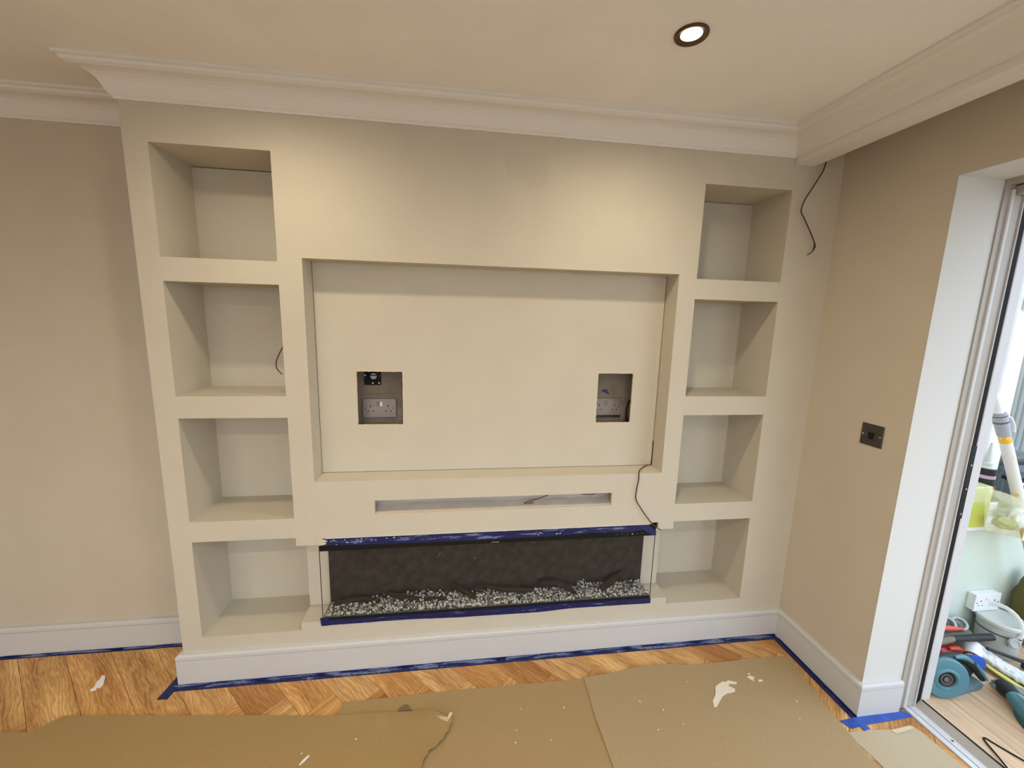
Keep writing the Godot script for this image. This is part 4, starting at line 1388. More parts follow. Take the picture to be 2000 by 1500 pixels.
# ------------------------------------------------------------------ beyond the patio door
func conservatory() -> void:
	var fy := 0.035
	var st := mb()
	bb(st, 1.8735, 4.4, -0.12, fy - 0.012, 0.165, 3.6)
	var fl := struct("floor_conservatory", st, M.grey, "pale board floor of the conservatory", "floor")
	var w := 0.118
	for i in 21:
		var x := 1.8735 + i * w
		st = mb()
		var x1 := x + w - 0.002
		var y := fy
		var pr := [Vector2(x + 0.0015, y), Vector2(x1 - 0.0015, y)]
		bb(st, x, x1, fy - 0.014, fy, 0.165, 3.6, 0.0012)
		var s2 := mb()
		var arr := st.commit().surface_get_arrays(0)
		var vs: PackedVector3Array = arr[Mesh.ARRAY_VERTEX]
		var ns: PackedVector3Array = arr[Mesh.ARRAY_NORMAL]
		for k in vs.size():
			s2.set_normal(ns[k])
			s2.set_uv(Vector2(vs[k].z * 0.5 + i * 0.37, (vs[k].x - x) / w * 0.5 + i * 0.31))
			s2.add_vertex(vs[k])
		obj("floor_board", s2, M.plank[i % 3], fl)
	# dwarf wall facing the camera
	st = mb()
	bb(st, 1.90, 4.4, -0.1, 0.638, 0.02, 0.165)
	bb(st, 4.25, 4.4, -0.1, 0.638, 0.165, 3.6)
	bb(st, 1.90, 4.4, -0.1, 0.638, 3.45, 3.6)
	struct("wall_conservatory", st, M.mint, "pale mint painted low wall of the conservatory", "wall")
	st = mb()
	bb(st, 1.90, 4.25, 0.638, 0.660, 0.04, 0.205, 0.003)
	struct("trim_4", st, M.upvc_white, "white window sill on the mint low wall", "sill")
	# windows above it
	var wd := thing("window_2", "white conservatory window frame above the mint wall", "window", Vector3(3.0, 0.66, 0.1), "", "structure")
	st = mb()
	bb(st, 1.90, 2.42, 0.66, 2.4, 0.045, 0.115, 0.004)
	bb(st, 2.42, 2.515, 0.66, 2.4, 0.055, 0.130, 0.006)
	bb(st, 3.30, 3.40, 0.66, 2.4, 0.055, 0.125, 0.006)
	bb(st, 4.20, 4.30, 0.66, 2.4, 0.055, 0.125, 0.006)
	bb(st, 2.515, 4.25, 0.66, 0.70, 0.055, 0.120, 0.006)
	bb(st, 2.515, 4.25, 1.490, 1.555, 0.055, 0.125, 0.006)
	bb(st, 2.515, 4.25, 2.33, 2.4, 0.055, 0.125, 0.006)
	obj("frame", st, M.upvc_white, wd)
	st = mb()
	bb(st, 2.440, 2.500, 1.655, 1.715, 0.130, 0.150, 0.004)
	tube(st, [Vector3(2.47, 1.685, 0.150), Vector3(2.47, 1.685, 0.172), Vector3(2.472, 1.73, 0.178), Vector3(2.474, 1.79, 0.178)], 0.009, 8)
	obj("handle", st, M.upvc_white, wd)
	st = mb()
	bb(st, 2.515, 3.30, 0.70, 1.490, 0.085, 0.089)
	bb(st, 2.515, 3.30, 1.555, 2.33, 0.085, 0.089)
	bb(st, 3.40, 4.20, 0.70, 1.490, 0.085, 0.089)
	bb(st, 3.40, 4.20, 1.555, 2.33, 0.085, 0.089)
	obj("pane", st, M.glass, wd)
	# unseen roof and far sides, glazed to let the sky light in
	var rf := thing("window_3", "white glazed roof and far side of the conservatory, out of view, glazed to let the sky light in", "window", Vector3(3.1, 2.4, 1.9), "", "structure")
	st = mb()
	for i in 5:
		var z := 0.1 + i * 0.85
		bb(st, 1.90, 4.40, 2.40, 2.46, z - 0.025, z + 0.025)
	bb(st, 1.90, 1.96, 2.40, 2.46, 0.0, 3.6)
	bb(st, 4.34, 4.40, 0.638, 2.46, 0.0, 0.06)
	bb(st, 4.30, 4.38, 2.35, 2.46, 0.0, 3.6)
	for i in 5:
		var z := 0.17 + i * 0.83
		bb(st, 4.30, 4.36, 0.638, 2.40, z - 0.03, z + 0.03)
	bb(st, 1.9, 4.4, 2.35, 2.46, 3.5, 3.58)
	obj("frame", st, M.upvc_white, rf)
	st = mb()
	bb(st, 1.95, 4.35, 2.425, 2.43, 0.05, 3.55)
	bb(st, 4.325, 4.33, 0.64, 2.36, 0.1, 3.5)
	obj("pane", st, M.glass, rf)
	# outside: paving, ribbed fence, dark olive block
	st = mb()
	bb(st, 1.0, 9.0, -0.25, -0.13, -6.0, 0.02)
	bb(st, 4.4, 9.0, -0.25, -0.13, 0.02, 6.0)
	bb(st, -6.0, 4.4, -0.25, -0.13, 4.2, 9.0)
	struct("ground", st, mat(lin(0.36, 0.39, 0.42), 0.9), "grey paving outside the conservatory", "paving")
	var fe := thing("fence", "grey ribbed upright board fence outside the window", "fence", Vector3(4.2, -0.13, -0.62))
	var fm := mat(lin(0.20, 0.225, 0.22), 0.7)
	var fm2 := mat(lin(0.12, 0.14, 0.145), 0.75)
	for i in 56:
		st = mb()
		var x := 2.7 + i * 0.052
		bb(st, x, x + 0.034, -0.13, 1.75, -0.64, -0.60, 0.004)
		obj("board", st, fm, fe)
	st = mb()
	bb(st, 2.7, 5.62, -0.13, 1.74, -0.66, -0.638)
	obj("backing", st, fm2, fe)
	st = mb()
	bb(st, 3.06, 3.34, -0.13, 0.80, -0.42, -0.20, 0.02)
	var bn := thing("dark_olive_block", "dark olive block standing outside the conservatory window", "bin", Vector3(3.2, -0.13, -0.31))  # plain block for the dark olive area between window frame and pole
	obj("body", st, mat(lin(0.050, 0.055, 0.045), 0.6), bn)
	st = mb()
	bb(st, 3.04, 3.36, 0.80, 0.845, -0.44, -0.18, 0.015)
	obj("lid", st, mat(lin(0.040, 0.043, 0.038), 0.5), bn)
	# double socket low on the mint wall
	var t := thing("wall_socket", "white plastic double socket low on the mint wall above the paint tub", "socket", Vector3(2.51, 0.2, 0.165))
	st = mb()
	bb(st, 2.440, 2.586, 0.208, 0.294, 0.165, 0.194, 0.003)
	obj("back_box", st, M.plastic_white, t)
	socket_plate(t, 2.439, 2.587, 0.207, 0.295, 0.194, M.plastic_white, true, 0.007)

# a cushion-like film: outline (x, y) at depth z, bulging in the middle both ways
func pillow(st: SurfaceTool, outline: Array, z: float, bulge: float, sd: int) -> void:
	var nz := FastNoiseLite.new()
	nz.seed = sd
	nz.frequency = 14.0
	var rim := PackedVector2Array()
	for i in outline.size():
		var a: Vector2 = outline[i]
		var b: Vector2 = outline[(i + 1) % outline.size()]
		for k in 3:
			rim.append(a.lerp(b, k / 3.0))
	var pts := PackedVector2Array(rim)
	var x := 2.2
	while x < 2.7:
		var y := 0.6
		while y < 0.92:
			var p := Vector2(x + 0.003 * sin(y * 300), y + 0.003 * sin(x * 280))
			if Geometry2D.is_point_in_polygon(p, rim):
				pts.append(p)
			y += 0.012
		x += 0.012
	var h := []
	for p in pts:
		var d := 1.0
		for q in rim:
			d = minf(d, p.distance_to(q))
		h.append(bulge * pow(minf(d / 0.09, 1.0), 0.6) * (0.8 + 0.5 * nz.get_noise_2d(p.x, p.y)))
	var idx := Geometry2D.triangulate_delaunay(pts)
	for i in range(0, idx.size(), 3):
		if not Geometry2D.is_point_in_polygon((pts[idx[i]] + pts[idx[i + 1]] + pts[idx[i + 2]]) / 3.0, rim):
			continue
		for sg in [-0.4, 1.0]:
			var q := []
			for k in 3:
				var p := pts[idx[i + k]]
				q.append(Vector3(p.x, p.y, z + sg * h[idx[i + k]]))
			tri(st, q[0], q[1], q[2], Vector3(0, 0, sg))

func clutter() -> void:
	var fy := 0.035
	var teal := mat(lin(0.075, 0.215, 0.27), 0.45)
	var teal_d := mat(lin(0.030, 0.085, 0.095), 0.5)
	var dark := mat(lin(0.014, 0.016, 0.018), 0.6)
	var st := mb()
	# ---- circular saw
	var c := Vector3(1.972, 0.122, 0.436)
	var n := Vector3(-0.28, 0.10, 1.0).normalized()
	var t := thing("circular_saw", "teal and black power saw with a round blade guard near the door track", "power tool", Vector3(2.06, fy, 0.42))
	var xf := along(c, n)
	lathe(st, [Vector2(0.030, -0.018), Vector2(0.084, -0.018), Vector2(0.087, -0.014), Vector2(0.087, 0.004), Vector2(0.082, 0.011), Vector2(0.064, 0.013), Vector2(0.048, 0.013), Vector2(0.042, 0.017), Vector2(0.037, 0.017), Vector2(0.033, 0.010)], 56, xf)
	obj("blade_guard", st, teal, t)
	st = mb()
	lathe(st, [Vector2(0.034, 0.004), Vector2(0.031, 0.011), Vector2(0.026, 0.007), Vector2(0.0, 0.007)], 36, xf)
	var hub := obj("hub", st, dark, t)
	st = mb()
	lathe(st, [Vector2(0.022, 0.007), Vector2(0.0215, 0.0105), Vector2(0.0185, 0.0105), Vector2(0.018, 0.007)], 30, xf)
	lathe(st, [Vector2(0.0105, 0.007), Vector2(0.010, 0.012), Vector2(0.0075, 0.012), Vector2(0.007, 0.009), Vector2(0.0, 0.009)], 20, xf)
	obj("clamp_ring", st, mat(lin(0.25, 0.27, 0.29), 0.35, 0.7), hub)
	st = mb()
	tube(st, smooth_path([Vector3(1.940, 0.192, 0.412), Vector3(1.995, 0.200, 0.412), Vector3(2.070, 0.190, 0.412), Vector3(2.125, 0.157, 0.413), Vector3(2.165, 0.115, 0.415), Vector3(2.205, 0.070, 0.415)]), _radii([0.012, 0.014, 0.016, 0.017, 0.015, 0.011], 6, 6), 12)
	obj("handle", st, dark, t)
	st = mb()
	tube(st, smooth_path([Vector3(2.02, 0.204, 0.424), Vector3(2.07, 0.198, 0.424), Vector3(2.112, 0.172, 0.425)]), _radii([0.006, 0.011, 0.007], 6, 3), 10)
	tube(st, smooth_path([Vector3(2.135, 0.160, 0.425), Vector3(2.168, 0.122, 0.428), Vector3(2.205, 0.080, 0.428)]), _radii([0.006, 0.008, 0.006], 6, 3), 10)
	obj("handle_trim", st, teal, t)
	st = mb()
	box(st, Vector3(2.100, 0.120, 0.390), Vector3(0.15, 0.095, 0.045), 0.02, Basis(Vector3(0, 0, 1), -0.5))
	obj("motor_housing", st, dark, t)
	st = mb()
	prism(st, PackedVector2Array([Vector2(2.075, 0.036), Vector2(2.235, 0.036), Vector2(2.252, 0.052), Vector2(2.225, 0.080), Vector2(2.190, 0.068), Vector2(2.135, 0.070), Vector2(2.085, 0.078)]), Transform3D(Basis(Vector3(0, 1, 0), 0.12), Vector3(-0.047, 0, 0.655)), 0.045)
	obj("shoe", st, mat(lin(0.11, 0.19, 0.22), 0.5), t)
	st = mb()
	lathe(st, [Vector2(0.007, 0.0), Vector2(0.007, 0.003), Vector2(0.004, 0.003), Vector2(0.004, 0.0)], 16, along(Vector3(2.215, 0.070, 0.448), Vector3(-0.2, 0.3, 1)))
	obj("eyelet", st, mat(lin(0.3, 0.36, 0.38), 0.4, 0.5), t)
	st = mb()
	lathe(st, [Vector2(0.0, -0.012), Vector2(0.034, -0.012), Vector2(0.036, -0.006), Vector2(0.034, 0.0), Vector2(0.0, 0.0)], 32, along(Vector3(2.255, 0.088, 0.362), Vector3(-0.3, 0.15, 1)))
	obj("blue_disc", st, mat(lin(0.03, 0.10, 0.50), 0.4), t)
	# ---- second tool
	t = thing("power_drill", "teal power tool with a dark boot lying nearest the right edge", "power tool", Vector3(2.14, fy, 0.55))
	st = mb()
	tube(st, smooth_path([Vector3(2.235, 0.069, 0.487), Vector3(2.220, 0.069, 0.527), Vector3(2.200, 0.066, 0.567), Vector3(2.175, 0.064, 0.617), Vector3(2.150, 0.062, 0.677), Vector3(2.135, 0.062, 0.722)]), _radii([0.020, 0.031, 0.036, 0.037, 0.034, 0.022], 6, 6), 16)
	obj("body", st, teal, t)
	st = mb()
	tube(st, smooth_path([Vector3(2.261, 0.069, 0.442), Vector3(2.247, 0.070, 0.467), Vector3(2.232, 0.070, 0.502)]), _radii([0.020, 0.032, 0.026], 6, 3), 14)
	obj("boot", st, dark, t)
	st = mb()
	tube(st, smooth_path([Vector3(2.221, 0.096, 0.517), Vector3(2.195, 0.106, 0.567), Vector3(2.170, 0.106, 0.617), Vector3(2.155, 0.096, 0.662)]), _radii([0.006, 0.010, 0.010, 0.006], 6, 4), 10)
	obj("grip_strip", st, mat(lin(0.28, 0.42, 0.46), 0.5), t)
	st = mb()
	tube(st, smooth_path([Vector3(2.185, 0.046, 0.547), Vector3(2.153, 0.039, 0.597), Vector3(2.127, 0.039, 0.662)]), _radii([0.014, 0.018, 0.013], 6, 3), 12)
	obj("lower_grip", st, teal_d, t)
	# ---- grey dust bag between the tools
	st = mb()
	blob(st, Transform3D(Basis(Vector3.UP, -0.9) * Basis().scaled(Vector3(0.085, 0.016, 0.030)), Vector3(2.31, fy + 0.016, 0.475)), 0.35, 0.12, 8, 0.9)
	tag(obj("rag", st, mat(lin(0.22, 0.22, 0.18), 0.9)), "grey-green crumpled rag behind the nearest teal power tool", "rag")
	st = mb()
	bb(st, 2.375, 2.45, fy, fy + 0.050, 0.505, 0.555, 0.006)
	tag(obj("grey_block", st, mat(lin(0.22, 0.24, 0.25), 0.8)), "small grey block at the right edge beside the yellow strip", "block")
	# ---- paint tub
	t = thing("paint_tub", "clear white plastic paint tub with lid and raised white handle", "tub", Vector3(2.525, fy, 0.252))
	var tx := Transform3D(Basis(), Vector3(2.525, fy, 0.252))
	st = mb()
	lathe(st, [Vector2(0.0, 0.0), Vector2(0.066, 0.0), Vector2(0.070, 0.004), Vector2(0.078, 0.150), Vector2(0.081, 0.152), Vector2(0.081, 0.163), Vector2(0.078, 0.164)], 44, tx)
	obj("body", st, mat(lin(0.47, 0.52, 0.50), 0.25), t)
	st = mb()
	lathe(st, [Vector2(0.086, 0.160), Vector2(0.087, 0.172), Vector2(0.083, 0.177), Vector2(0.077, 0.177), Vector2(0.074, 0.170), Vector2(0.0, 0.170)], 48, tx)
	obj("lid", st, mat(lin(0.56, 0.60, 0.55), 0.2), t)
	st = mb()
	lathe(st, [Vector2(0.0795, 0.118), Vector2(0.0805, 0.121), Vector2(0.080, 0.124)], 44, tx)
	var rim_m := mat(lin(0.06, 0.07, 0.06), 0.4)
	obj("dark_rim", st, rim_m, t)
	st = mb()
	lathe(st, [Vector2(0.0782, 0.1695), Vector2(0.0772, 0.1705), Vector2(0.0755, 0.1695)], 44, tx)
	obj("dark_rim", st, rim_m, t)
	st = mb()
	var arc := []
	for i in 15:
		var a := lerpf(-0.12, PI + 0.05, i / 14.0)
		arc.append(Vector3(2.505, fy + 0.148, 0.254) + Vector3(-0.02, 0, 1) * 0.084 * cos(a) + Vector3(0.34, 0.94, 0.0) * 0.084 * sin(a))
	tube(st, arc, 0.0095, 8, 0.45)
	obj("handle", st, M.plastic_white, t)
	st = mb()
	prism(st, PackedVector2Array([Vector2(-0.03, 0.085), Vector2(0.012, 0.078), Vector2(0.016, 0.118), Vector2(-0.025, 0.128)]), Transform3D(Basis(Vector3(0, 1, 0), -0.25), Vector3(2.500, fy, 0.332)), 0.001)
	obj("label", st, mat(lin(0.66, 0.52, 0.38), 0.7), t)
	# ---- applicator with black grip, lying across
	var G0 := Vector3(2.148, 0.133, 0.278)
	var GA := Vector3(2.226, 0.149, 0.283)
	var GB := Vector3(2.412, 0.156, 0.300)
	t = thing("roller_pole", "black-gripped roller pole lying across the clutter by the paint tub", "roller pole", Vector3(2.30, fy, 0.30))
	st = mb()
	tube(st, [GA, GA.lerp(GB, 0.5), GB], [0.0135, 0.0150, 0.0150], 14)
	obj("grip", st, dark, t)
	st = mb()
	tube(st, [G0, G0.lerp(GA, 0.5), GA + (GA - G0) * 0.02], [0.014, 0.014, 0.0115], 12)
	obj("shaft", st, mat(lin(0.20, 0.19, 0.14), 0.7), t)
	st = mb()
	lathe(st, [Vector2(0.0, -0.004), Vector2(0.021, -0.004), Vector2(0.023, 0.0), Vector2(0.021, 0.008), Vector2(0.017, 0.010), Vector2(0.013, 0.006), Vector2(0.0, 0.006)], 26, along(Vector3(2.475, 0.150, 0.338), Vector3(-0.4, 0.3, 0.9)))
	obj("knob", st, mat(lin(0.42, 0.43, 0.43), 0.3), t)
	st = mb()
	tube(st, smooth_path([Vector3(2.345, 0.129, 0.33), Vector3(2.39, 0.118, 0.350), Vector3(2.455, 0.106, 0.390), Vector3(2.55, 0.086, 0.398), Vector3(2.65, 0.06, 0.38)]), _radii([0.007, 0.007, 0.0085, 0.0095, 0.009], 6, 5), 10)
	tag(obj("black_hose", st, dark), "thin black hose running in front of the paint tub", "hose")
	# ---- small jar
	t = thing("small_jar", "small clear jar with a dark teal band in front of the paint tub", "jar", Vector3(2.500, fy, 0.392))
	tx = Transform3D(Basis(), Vector3(2.500, fy, 0.392))
	st = mb()
	lathe(st, [Vector2(0.0, 0.0), Vector2(0.026, 0.0), Vector2(0.028, 0.004), Vector2(0.028, 0.026)], 28, tx)
	obj("base", st, mat(lin(0.62, 0.62, 0.56), 0.25), t)
	st = mb()
	lathe(st, [Vector2(0.0285, 0.026), Vector2(0.0285, 0.052), Vector2(0.025, 0.056), Vector2(0.0, 0.056)], 28, tx)
	obj("band", st, mat(lin(0.008, 0.04, 0.055), 0.4), t)
	# ---- red tool, yellow cap, orange handle, clear tape rolls
	t = thing("red_tool", "bright red plastic tool behind the teal saw", "tool", Vector3(2.25, fy, 0.27))
	st = mb()
	box(st, Vector3(2.225, 0.066, 0.262), Vector3(0.12, 0.062, 0.05), 0.012)
	obj("body", st, mat(lin(0.36, 0.015, 0.014), 0.4), t)
	st = mb()
	tube(st, smooth_path([Vector3(2.215, 0.098, 0.282), Vector3(2.255, 0.097, 0.286), Vector3(2.285, 0.075, 0.288), Vector3(2.300, 0.045, 0.290)]), _radii([0.008, 0.012, 0.013, 0.006], 6, 4), 10)
	obj("lever", st, mat(lin(0.62, 0.07, 0.035), 0.4), t)
	st = mb()
	tube(st, [Vector3(2.19, 0.168, 0.235), Vector3(2.25, 0.165, 0.238), Vector3(2.335, 0.155, 0.242)], [0.013, 0.013, 0.006], 12)
	tag(obj("scraper_handle", st, mat(lin(0.62, 0.10, 0.06), 0.45)), "orange-red handle lying behind the black-gripped pole", "handle")
	t = thing("yellow_bottle", "small bottle with a bright yellow cap against the mint wall", "bottle", Vector3(2.222, 0.135, 0.205))
	tx = Transform3D(Basis(), Vector3(2.222, 0.135, 0.205))
	st = mb()
	lathe(st, [Vector2(0.0, 0.0), Vector2(0.025, 0.0), Vector2(0.026, 0.052), Vector2(0.022, 0.058)], 24, tx)
	obj("body", st, mat(lin(0.40, 0.40, 0.34), 0.4), t)
	st = mb()
	lathe(st, [Vector2(0.023, 0.056), Vector2(0.026, 0.060), Vector2(0.024, 0.088), Vector2(0.014, 0.096), Vector2(0.0, 0.096)], 24, tx)
	obj("cap", st, mat(lin(0.80, 0.50, 0.02), 0.4), t)
	st = mb()
	bb(st, 2.16, 2.40, fy, fy + 0.100, 0.175, 0.245, 0.008)  # added box, carries the tape rolls and the scraper handle
	tag(obj("added_support_box", st, mat(lin(0.20, 0.215, 0.18), 0.8)), "low grey-green box added against the mint wall to support the clear tape rolls", "box")
	for q in [[Vector3(2.287, 0.163, 0.212), 0.030], [Vector3(2.350, 0.158, 0.215), 0.030]]:
		st = mb()
		var rx := along(q[0], Vector3(-0.35, 0.75, 0.5))
		lathe(st, [Vector2(q[1] * 0.72, -0.012), Vector2(q[1], -0.012), Vector2(q[1], 0.012), Vector2(q[1] * 0.72, 0.012), Vector2(q[1] * 0.72, -0.012)], 30, rx)
		tag(obj("tape_roll", st, mat(lin(0.40, 0.42, 0.40), 0.25)), "clear tape roll beside the yellow cap" if q[0].x < 2.3 else "clear tape roll just left of the paint tub", "tape roll", "tape rolls by the mint wall")
	# ---- white tube and its plastic sack
	t = thing("filler_tube", "white plastic filler tube with a banded neck beside the red tool", "tube", Vector3(2.30, fy, 0.31))
	st = mb()
	tube(st, [Vector3(2.345, 0.1060, 0.285), Vector3(2.318, 0.0940, 0.302), Vector3(2.292, 0.0820, 0.320)], [0.030, 0.031, 0.029], 20)
	obj("body", st, M.plastic_white, t)
	st = mb()
	tube(st, [Vector3(2.292, 0.0820, 0.320), Vector3(2.289, 0.0805, 0.322)], [0.0302, 0.0302], 20)
	var bnm := mat(lin(0.05, 0.05, 0.06), 0.4)
	obj("band", st, bnm, t)
	st = mb()
	tube(st, [Vector3(2.281, 0.0770, 0.327), Vector3(2.279, 0.0760, 0.329)], [0.0262, 0.0262], 20)
	obj("band", st, bnm, t)
	st = mb()
	tube(st, [Vector3(2.289, 0.0805, 0.322), Vector3(2.270, 0.0720, 0.335), Vector3(2.262, 0.0680, 0.341)], [0.024, 0.025, 0.020], 20)
	obj("neck", st, mat(lin(0.62, 0.66, 0.74), 0.3), t)
	st = mb()
	var path := smooth_path([Vector3(2.345, 0.105, 0.300), Vector3(2.365, 0.085, 0.335), Vector3(2.385, 0.070, 0.375), Vector3(2.40, 0.065, 0.43), Vector3(2.41, 0.062, 0.50)], 7)
	var nz := FastNoiseLite.new()
	nz.seed = 14
	nz.frequency = 12.0
	for k in 7:
		var line := []
		for i in path.size():
			var p: Vector3 = path[i]
			var s := float(i) / path.size()
			var off := (k - 3) * (0.0055 + 0.0060 * s)
			line.append(p + Vector3(off * 0.95, 0.010 * nz.get_noise_2d(k * 3.0, s * 2.0) + 0.006 * (k % 2), -off * 0.35))
		tube(st, line, _radii([0.009, 0.010, 0.012, 0.012, 0.010], 7, 5), 7)
	tag(obj("plastic_sheet", st, mat(lin(0.74, 0.77, 0.78), 0.35)), "white gathered plastic sheet trailing to the right edge from the filler tube", "sheet")
	st = mb()
	var ys := smooth_path([Vector3(2.333, 0.070, 0.318), Vector3(2.336, 0.058, 0.36), Vector3(2.342, 0.053, 0.41), Vector3(2.350, 0.050, 0.49)], 6)
	tube(st, ys, _radii([0.010, 0.011, 0.013, 0.012], 6, 4), 8, 0.5)
	tag(obj("yellow_strip", st, mat(lin(0.62, 0.62, 0.16), 0.5)), "pale yellow strip along the edge of the white plastic sheet", "strip")
	# ---- black cable loop on the boards
	st = mb()
	tube(st, smooth_path([Vector3(1.835, 0.040, 0.78), Vector3(1.868, 0.043, 0.715), Vector3(1.895, 0.040, 0.665), Vector3(1.918, 0.038, 0.618), Vector3(1.932, 0.038, 0.611), Vector3(1.940, 0.038, 0.630), Vector3(1.955, 0.038, 0.665), Vector3(1.975, 0.038, 0.705), Vector3(2.00, 0.038, 0.76)], 6), 0.0028, 8)
	tag(obj("power_cable", st, M.rubber), "black cable bent into a sharp loop on the pale boards by the track", "cable")
	# ---- yellow extension pole leaning on the window
	var p0 := Vector3(2.305, 1.205, 0.215)
	var dirp := (Vector3(2.4425, 0.845, 0.252) - p0).normalized()
	t = thing("extension_pole", "paint-splashed yellow extension pole leaning against the conservatory window", "pole", Vector3(2.76, fy, 0.31))
	var at := func(s: float) -> Vector3: return p0 + dirp * s
	st = mb()
	tube(st, [at.call(0.105), at.call(0.5), at.call(1.0), at.call(1.215)], 0.0205, 18)
	obj("pole", st, M.pole, t)
	st = mb()
	tube(st, [at.call(0.0), at.call(0.004), at.call(0.045), at.call(0.075), at.call(0.108)], [0.020, 0.0245, 0.0245, 0.0235, 0.0225], 18)
	var cl := obj("collar", st, mat(lin(0.36, 0.38, 0.42), 0.6), t)
	st = mb()
	tube(st, [at.call(0.040), at.call(0.046)], 0.0252, 18)
	var drm := mat(lin(0.06, 0.07, 0.10), 0.6)
	obj("dark_ring", st, drm, cl)
	st = mb()
	tube(st, [at.call(0.012), at.call(0.016)], 0.0252, 18)
	obj("dark_ring", st, drm, cl)
	st = mb()
	tube(st, smooth_path([at.call(0.02) + Vector3(0.018, 0.006, 0.01), at.call(0.03) + Vector3(0.036, 0.006, 0.012), at.call(0.06) + Vector3(0.045, 0.0, 0.012), at.call(0.085) + Vector3(0.040, -0.004, 0.012)]), 0.0065, 8, 0.7)
	obj("lever", st, M.plastic_white, cl)
	st = mb()
	tube(st, [at.call(0.0), at.call(-0.02), at.call(-0.055), at.call(-0.075), at.call(-0.09), at.call(-0.105)], [0.0165, 0.0165, 0.0150, 0.0125, 0.0125, 0.010], 14)
	obj("tip", st, M.plastic_white, t)
	# ---- things on the sill
	var sy := 0.66
	t = thing("sealant_tube", "black and lavender sealant cartridge with a white nozzle on the sill", "cartridge", Vector3(2.412, sy, 0.150))
	tx = Transform3D(Basis(), Vector3(2.412, sy, 0.150))
	st = mb()
	lathe(st, [Vector2(0.0, 0.0), Vector2(0.034, 0.0), Vector2(0.034, 0.158)], 30, tx)
	obj("lower_label", st, mat(lin(0.46, 0.36, 0.50), 0.4), t)
	st = mb()
	lathe(st, [Vector2(0.0345, 0.168), Vector2(0.0345, 0.218)], 30, tx)
	lathe(st, [Vector2(0.0345, 0.234), Vector2(0.0345, 0.262), Vector2(0.031, 0.266)], 30, tx)
	obj("black_band", st, dark, t)
	st = mb()
	lathe(st, [Vector2(0.0343, 0.158), Vector2(0.0343, 0.168)], 30, tx)
	lathe(st, [Vector2(0.0343, 0.218), Vector2(0.0343, 0.234)], 30, tx)
	obj("lavender_band", st, mat(lin(0.56, 0.42, 0.60), 0.4), t)
	st = mb()
	lathe(st, [Vector2(0.031, 0.266), Vector2(0.029, 0.272), Vector2(0.020, 0.275), Vector2(0.020, 0.290), Vector2(0.013, 0.294), Vector2(0.009, 0.345), Vector2(0.004, 0.385), Vector2(0.0, 0.385)], 26, tx)
	obj("nozzle", st, mat(lin(0.62, 0.66, 0.63), 0.4), t)
	st = mb()
	prism(st, PackedVector2Array([Vector2(-0.012, 0.168), Vector2(0.014, 0.168), Vector2(0.012, 0.188)]), Transform3D(Basis(Vector3.UP, 0.25), Vector3(2.422, sy, 0.1835)), 0.001)
	obj("orange_mark", st, mat(lin(0.55, 0.10, 0.05), 0.5), t)
	st = mb()
	for q in [[-0.026, 0.150, 0.026, 0.004], [-0.024, 0.128, 0.006, 0.022], [-0.006, 0.136, 0.022, 0.005], [-0.006, 0.118, 0.022, 0.005], [-0.006, 0.118, 0.006, 0.022]]:
		box(st, Vector3(2.412 + q[0] + q[2] / 2 + 0.004, sy + q[1] + q[3] / 2, 0.1825), Vector3(q[2], q[3], 0.005))
	obj("label_mark", st, dark, t)
	t = thing("lime_tub", "lime yellow translucent plastic tub at the left end of the sill", "tub", Vector3(2.335, sy, 0.17))
	st = mb()
	bb(st, 2.262, 2.372, sy, sy + 0.120, 0.150, 0.215, 0.004)
	obj("body", st, mat(lin(0.56, 0.60, 0.11), 0.4), t)
	st = mb()
	bb(st, 2.262, 2.372, sy + 0.118, sy + 0.198, 0.150, 0.215, 0.004)
	obj("upper_body", st, mat(lin(0.66, 0.69, 0.36), 0.4), t)
	# clear bag
	t = thing("plastic_bag", "crumpled clear yellowish plastic bag of packaging hanging over the sill", "bag", Vector3(2.48, sy, 0.24))
	st = mb()
	pillow(st, [Vector2(2.240, 0.886), Vector2(2.2794, 0.8718), Vector2(2.3353, 0.8578), Vector2(2.3959, 0.8387), Vector2(2.4757, 0.8039), Vector2(2.5258, 0.7771), Vector2(2.62, 0.742), Vector2(2.66, 0.69), Vector2(2.62, 0.630), Vector2(2.5653, 0.622), Vector2(2.5278, 0.6160), Vector2(2.4357, 0.6400), Vector2(2.3457, 0.6640), Vector2(2.305, 0.6720), Vector2(2.285, 0.70), Vector2(2.268, 0.79)], 0.262, 0.055, 21)
	var bagm := mat(Color(0.93, 0.93, 0.74, 0.26), 0.3)
	bagm.transparency = BaseMaterial3D.TRANSPARENCY_ALPHA
	obj("film", st, bagm, t)
	st = mb()
	blob(st, Transform3D(Basis(Vector3(0, 0, 1), -0.30) * Basis().scaled(Vector3(0.062, 0.062, 0.022)), Vector3(2.492, sy + 0.068, 0.258)), 0.35, 0.2, 5, 0.8)
	obj("white_packet", st, mat(lin(0.74, 0.78, 0.82), 0.5), t)
	st = mb()
	blob(st, Transform3D(Basis(Vector3(0, 0, 1), -0.2) * Basis().scaled(Vector3(0.060, 0.026, 0.020)), Vector3(2.395, sy + 0.045, 0.262)), 0.4, 0.2, 6, 0.9)
	obj("green_packet", st, mat(lin(0.30, 0.34, 0.08), 0.5), t)
	st = mb()
	blob(st, Transform3D(Basis(Vector3(0, 0, 1), -0.5) * Basis().scaled(Vector3(0.058, 0.026, 0.012)), Vector3(2.565, sy - 0.004, 0.310)), 0.3, 0.2, 7, 0.8)
	obj("blue_label", st, mat(lin(0.10, 0.20, 0.42), 0.5), t)
	st = mb()
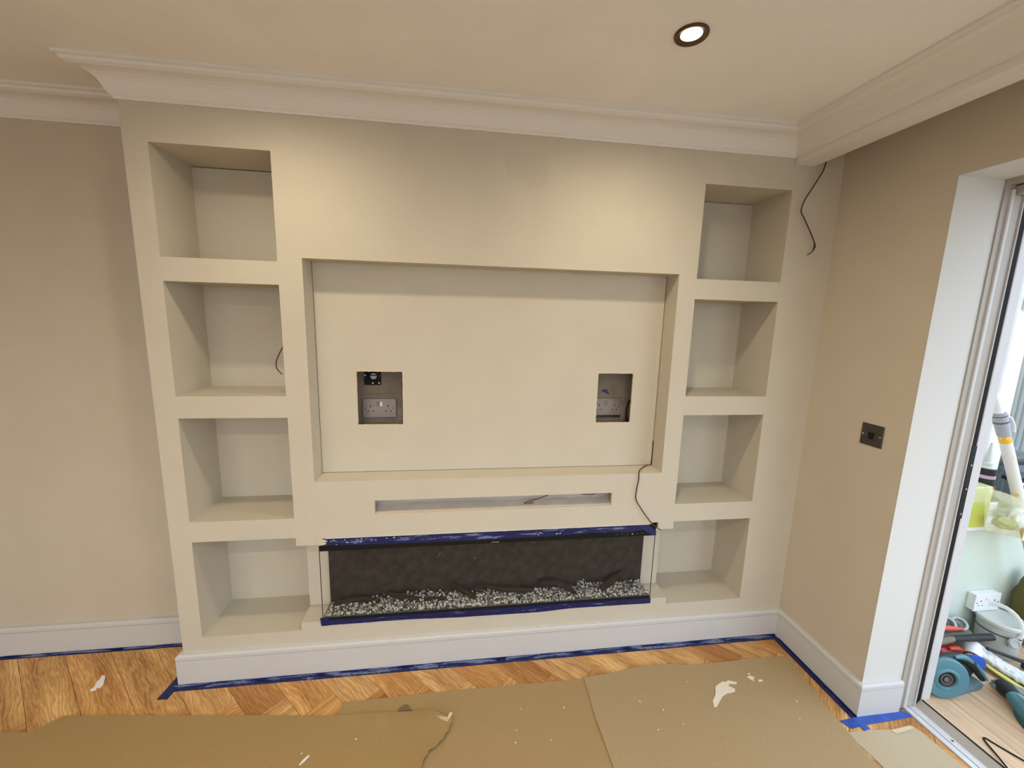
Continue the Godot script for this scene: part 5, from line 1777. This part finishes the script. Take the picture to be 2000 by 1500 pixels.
	for i in 7:
		var x := 2.468 + i * 0.0060
		box(st, Vector3(x - 0.025, sy + 0.003 - i * 0.0006, 0.3165), Vector3(0.0022 if i % 2 else 0.0036, 0.020, 0.002))
	obj("barcode", st, dark, t)
	st = mb()
	prism(st, PackedVector2Array([Vector2(2.420, 0.690), Vector2(2.510, 0.678), Vector2(2.507, 0.640), Vector2(2.417, 0.650)]), Transform3D(Basis(), Vector3(0, 0, 0.313)), 0.0025)
	obj("paper_label", st, mat(lin(0.72, 0.76, 0.82), 0.6), t)
	# dark case on the sill at the right
	t = thing("tool_case", "dark grey tool case with white letters on the sill behind the pole", "case", Vector3(2.80, sy, 0.14))
	st = mb()
	bb(st, 2.560, 3.05, sy, sy + 0.205, 0.122, 0.175, 0.010)
	obj("body", st, mat(lin(0.10, 0.115, 0.11), 0.6), t)
	st = mb()
	bb(st, 2.550, 3.06, sy + 0.208, sy + 0.262, 0.118, 0.182, 0.012)
	obj("lid", st, mat(lin(0.055, 0.07, 0.095), 0.5), t)
	st = mb()
	bb(st, 2.558, 3.04, sy + 0.196, sy + 0.212, 0.120, 0.180)
	obj("seam", st, M.black, t)
	st = mb()
	bb(st, 2.575, 2.655, sy + 0.182, sy + 0.202, 0.1745, 0.177)
	obj("badge", st, M.plastic_white, t)
	var tm := TextMesh.new()
	var f := SystemFont.new()
	f.font_names = PackedStringArray(["Droid Sans"])
	tm.font = f
	tm.text = "KT"
	tm.font_size = 32
	tm.pixel_size = 0.0011
	tm.depth = 0.002
	var mi := MeshInstance3D.new()
	mi.name = "lettering"
	mi.mesh = tm
	tm.material = M.plastic_white
	t.add_child(mi)
	mi.position = Vector3(2.690, sy + 0.182, 0.1765) - origin[t]
	# olive sack by the wall at the right edge
	st = mb()
	blob(st, Transform3D(Basis().scaled(Vector3(0.055, 0.19, 0.045)), Vector3(2.712, fy + 0.185, 0.225)), 0.3, 0.12, 17, 0.75)
	tag(obj("olive_sack", st, mat(lin(0.12, 0.105, 0.028), 0.9)), "olive brown sack standing against the mint wall at the right edge", "sack")
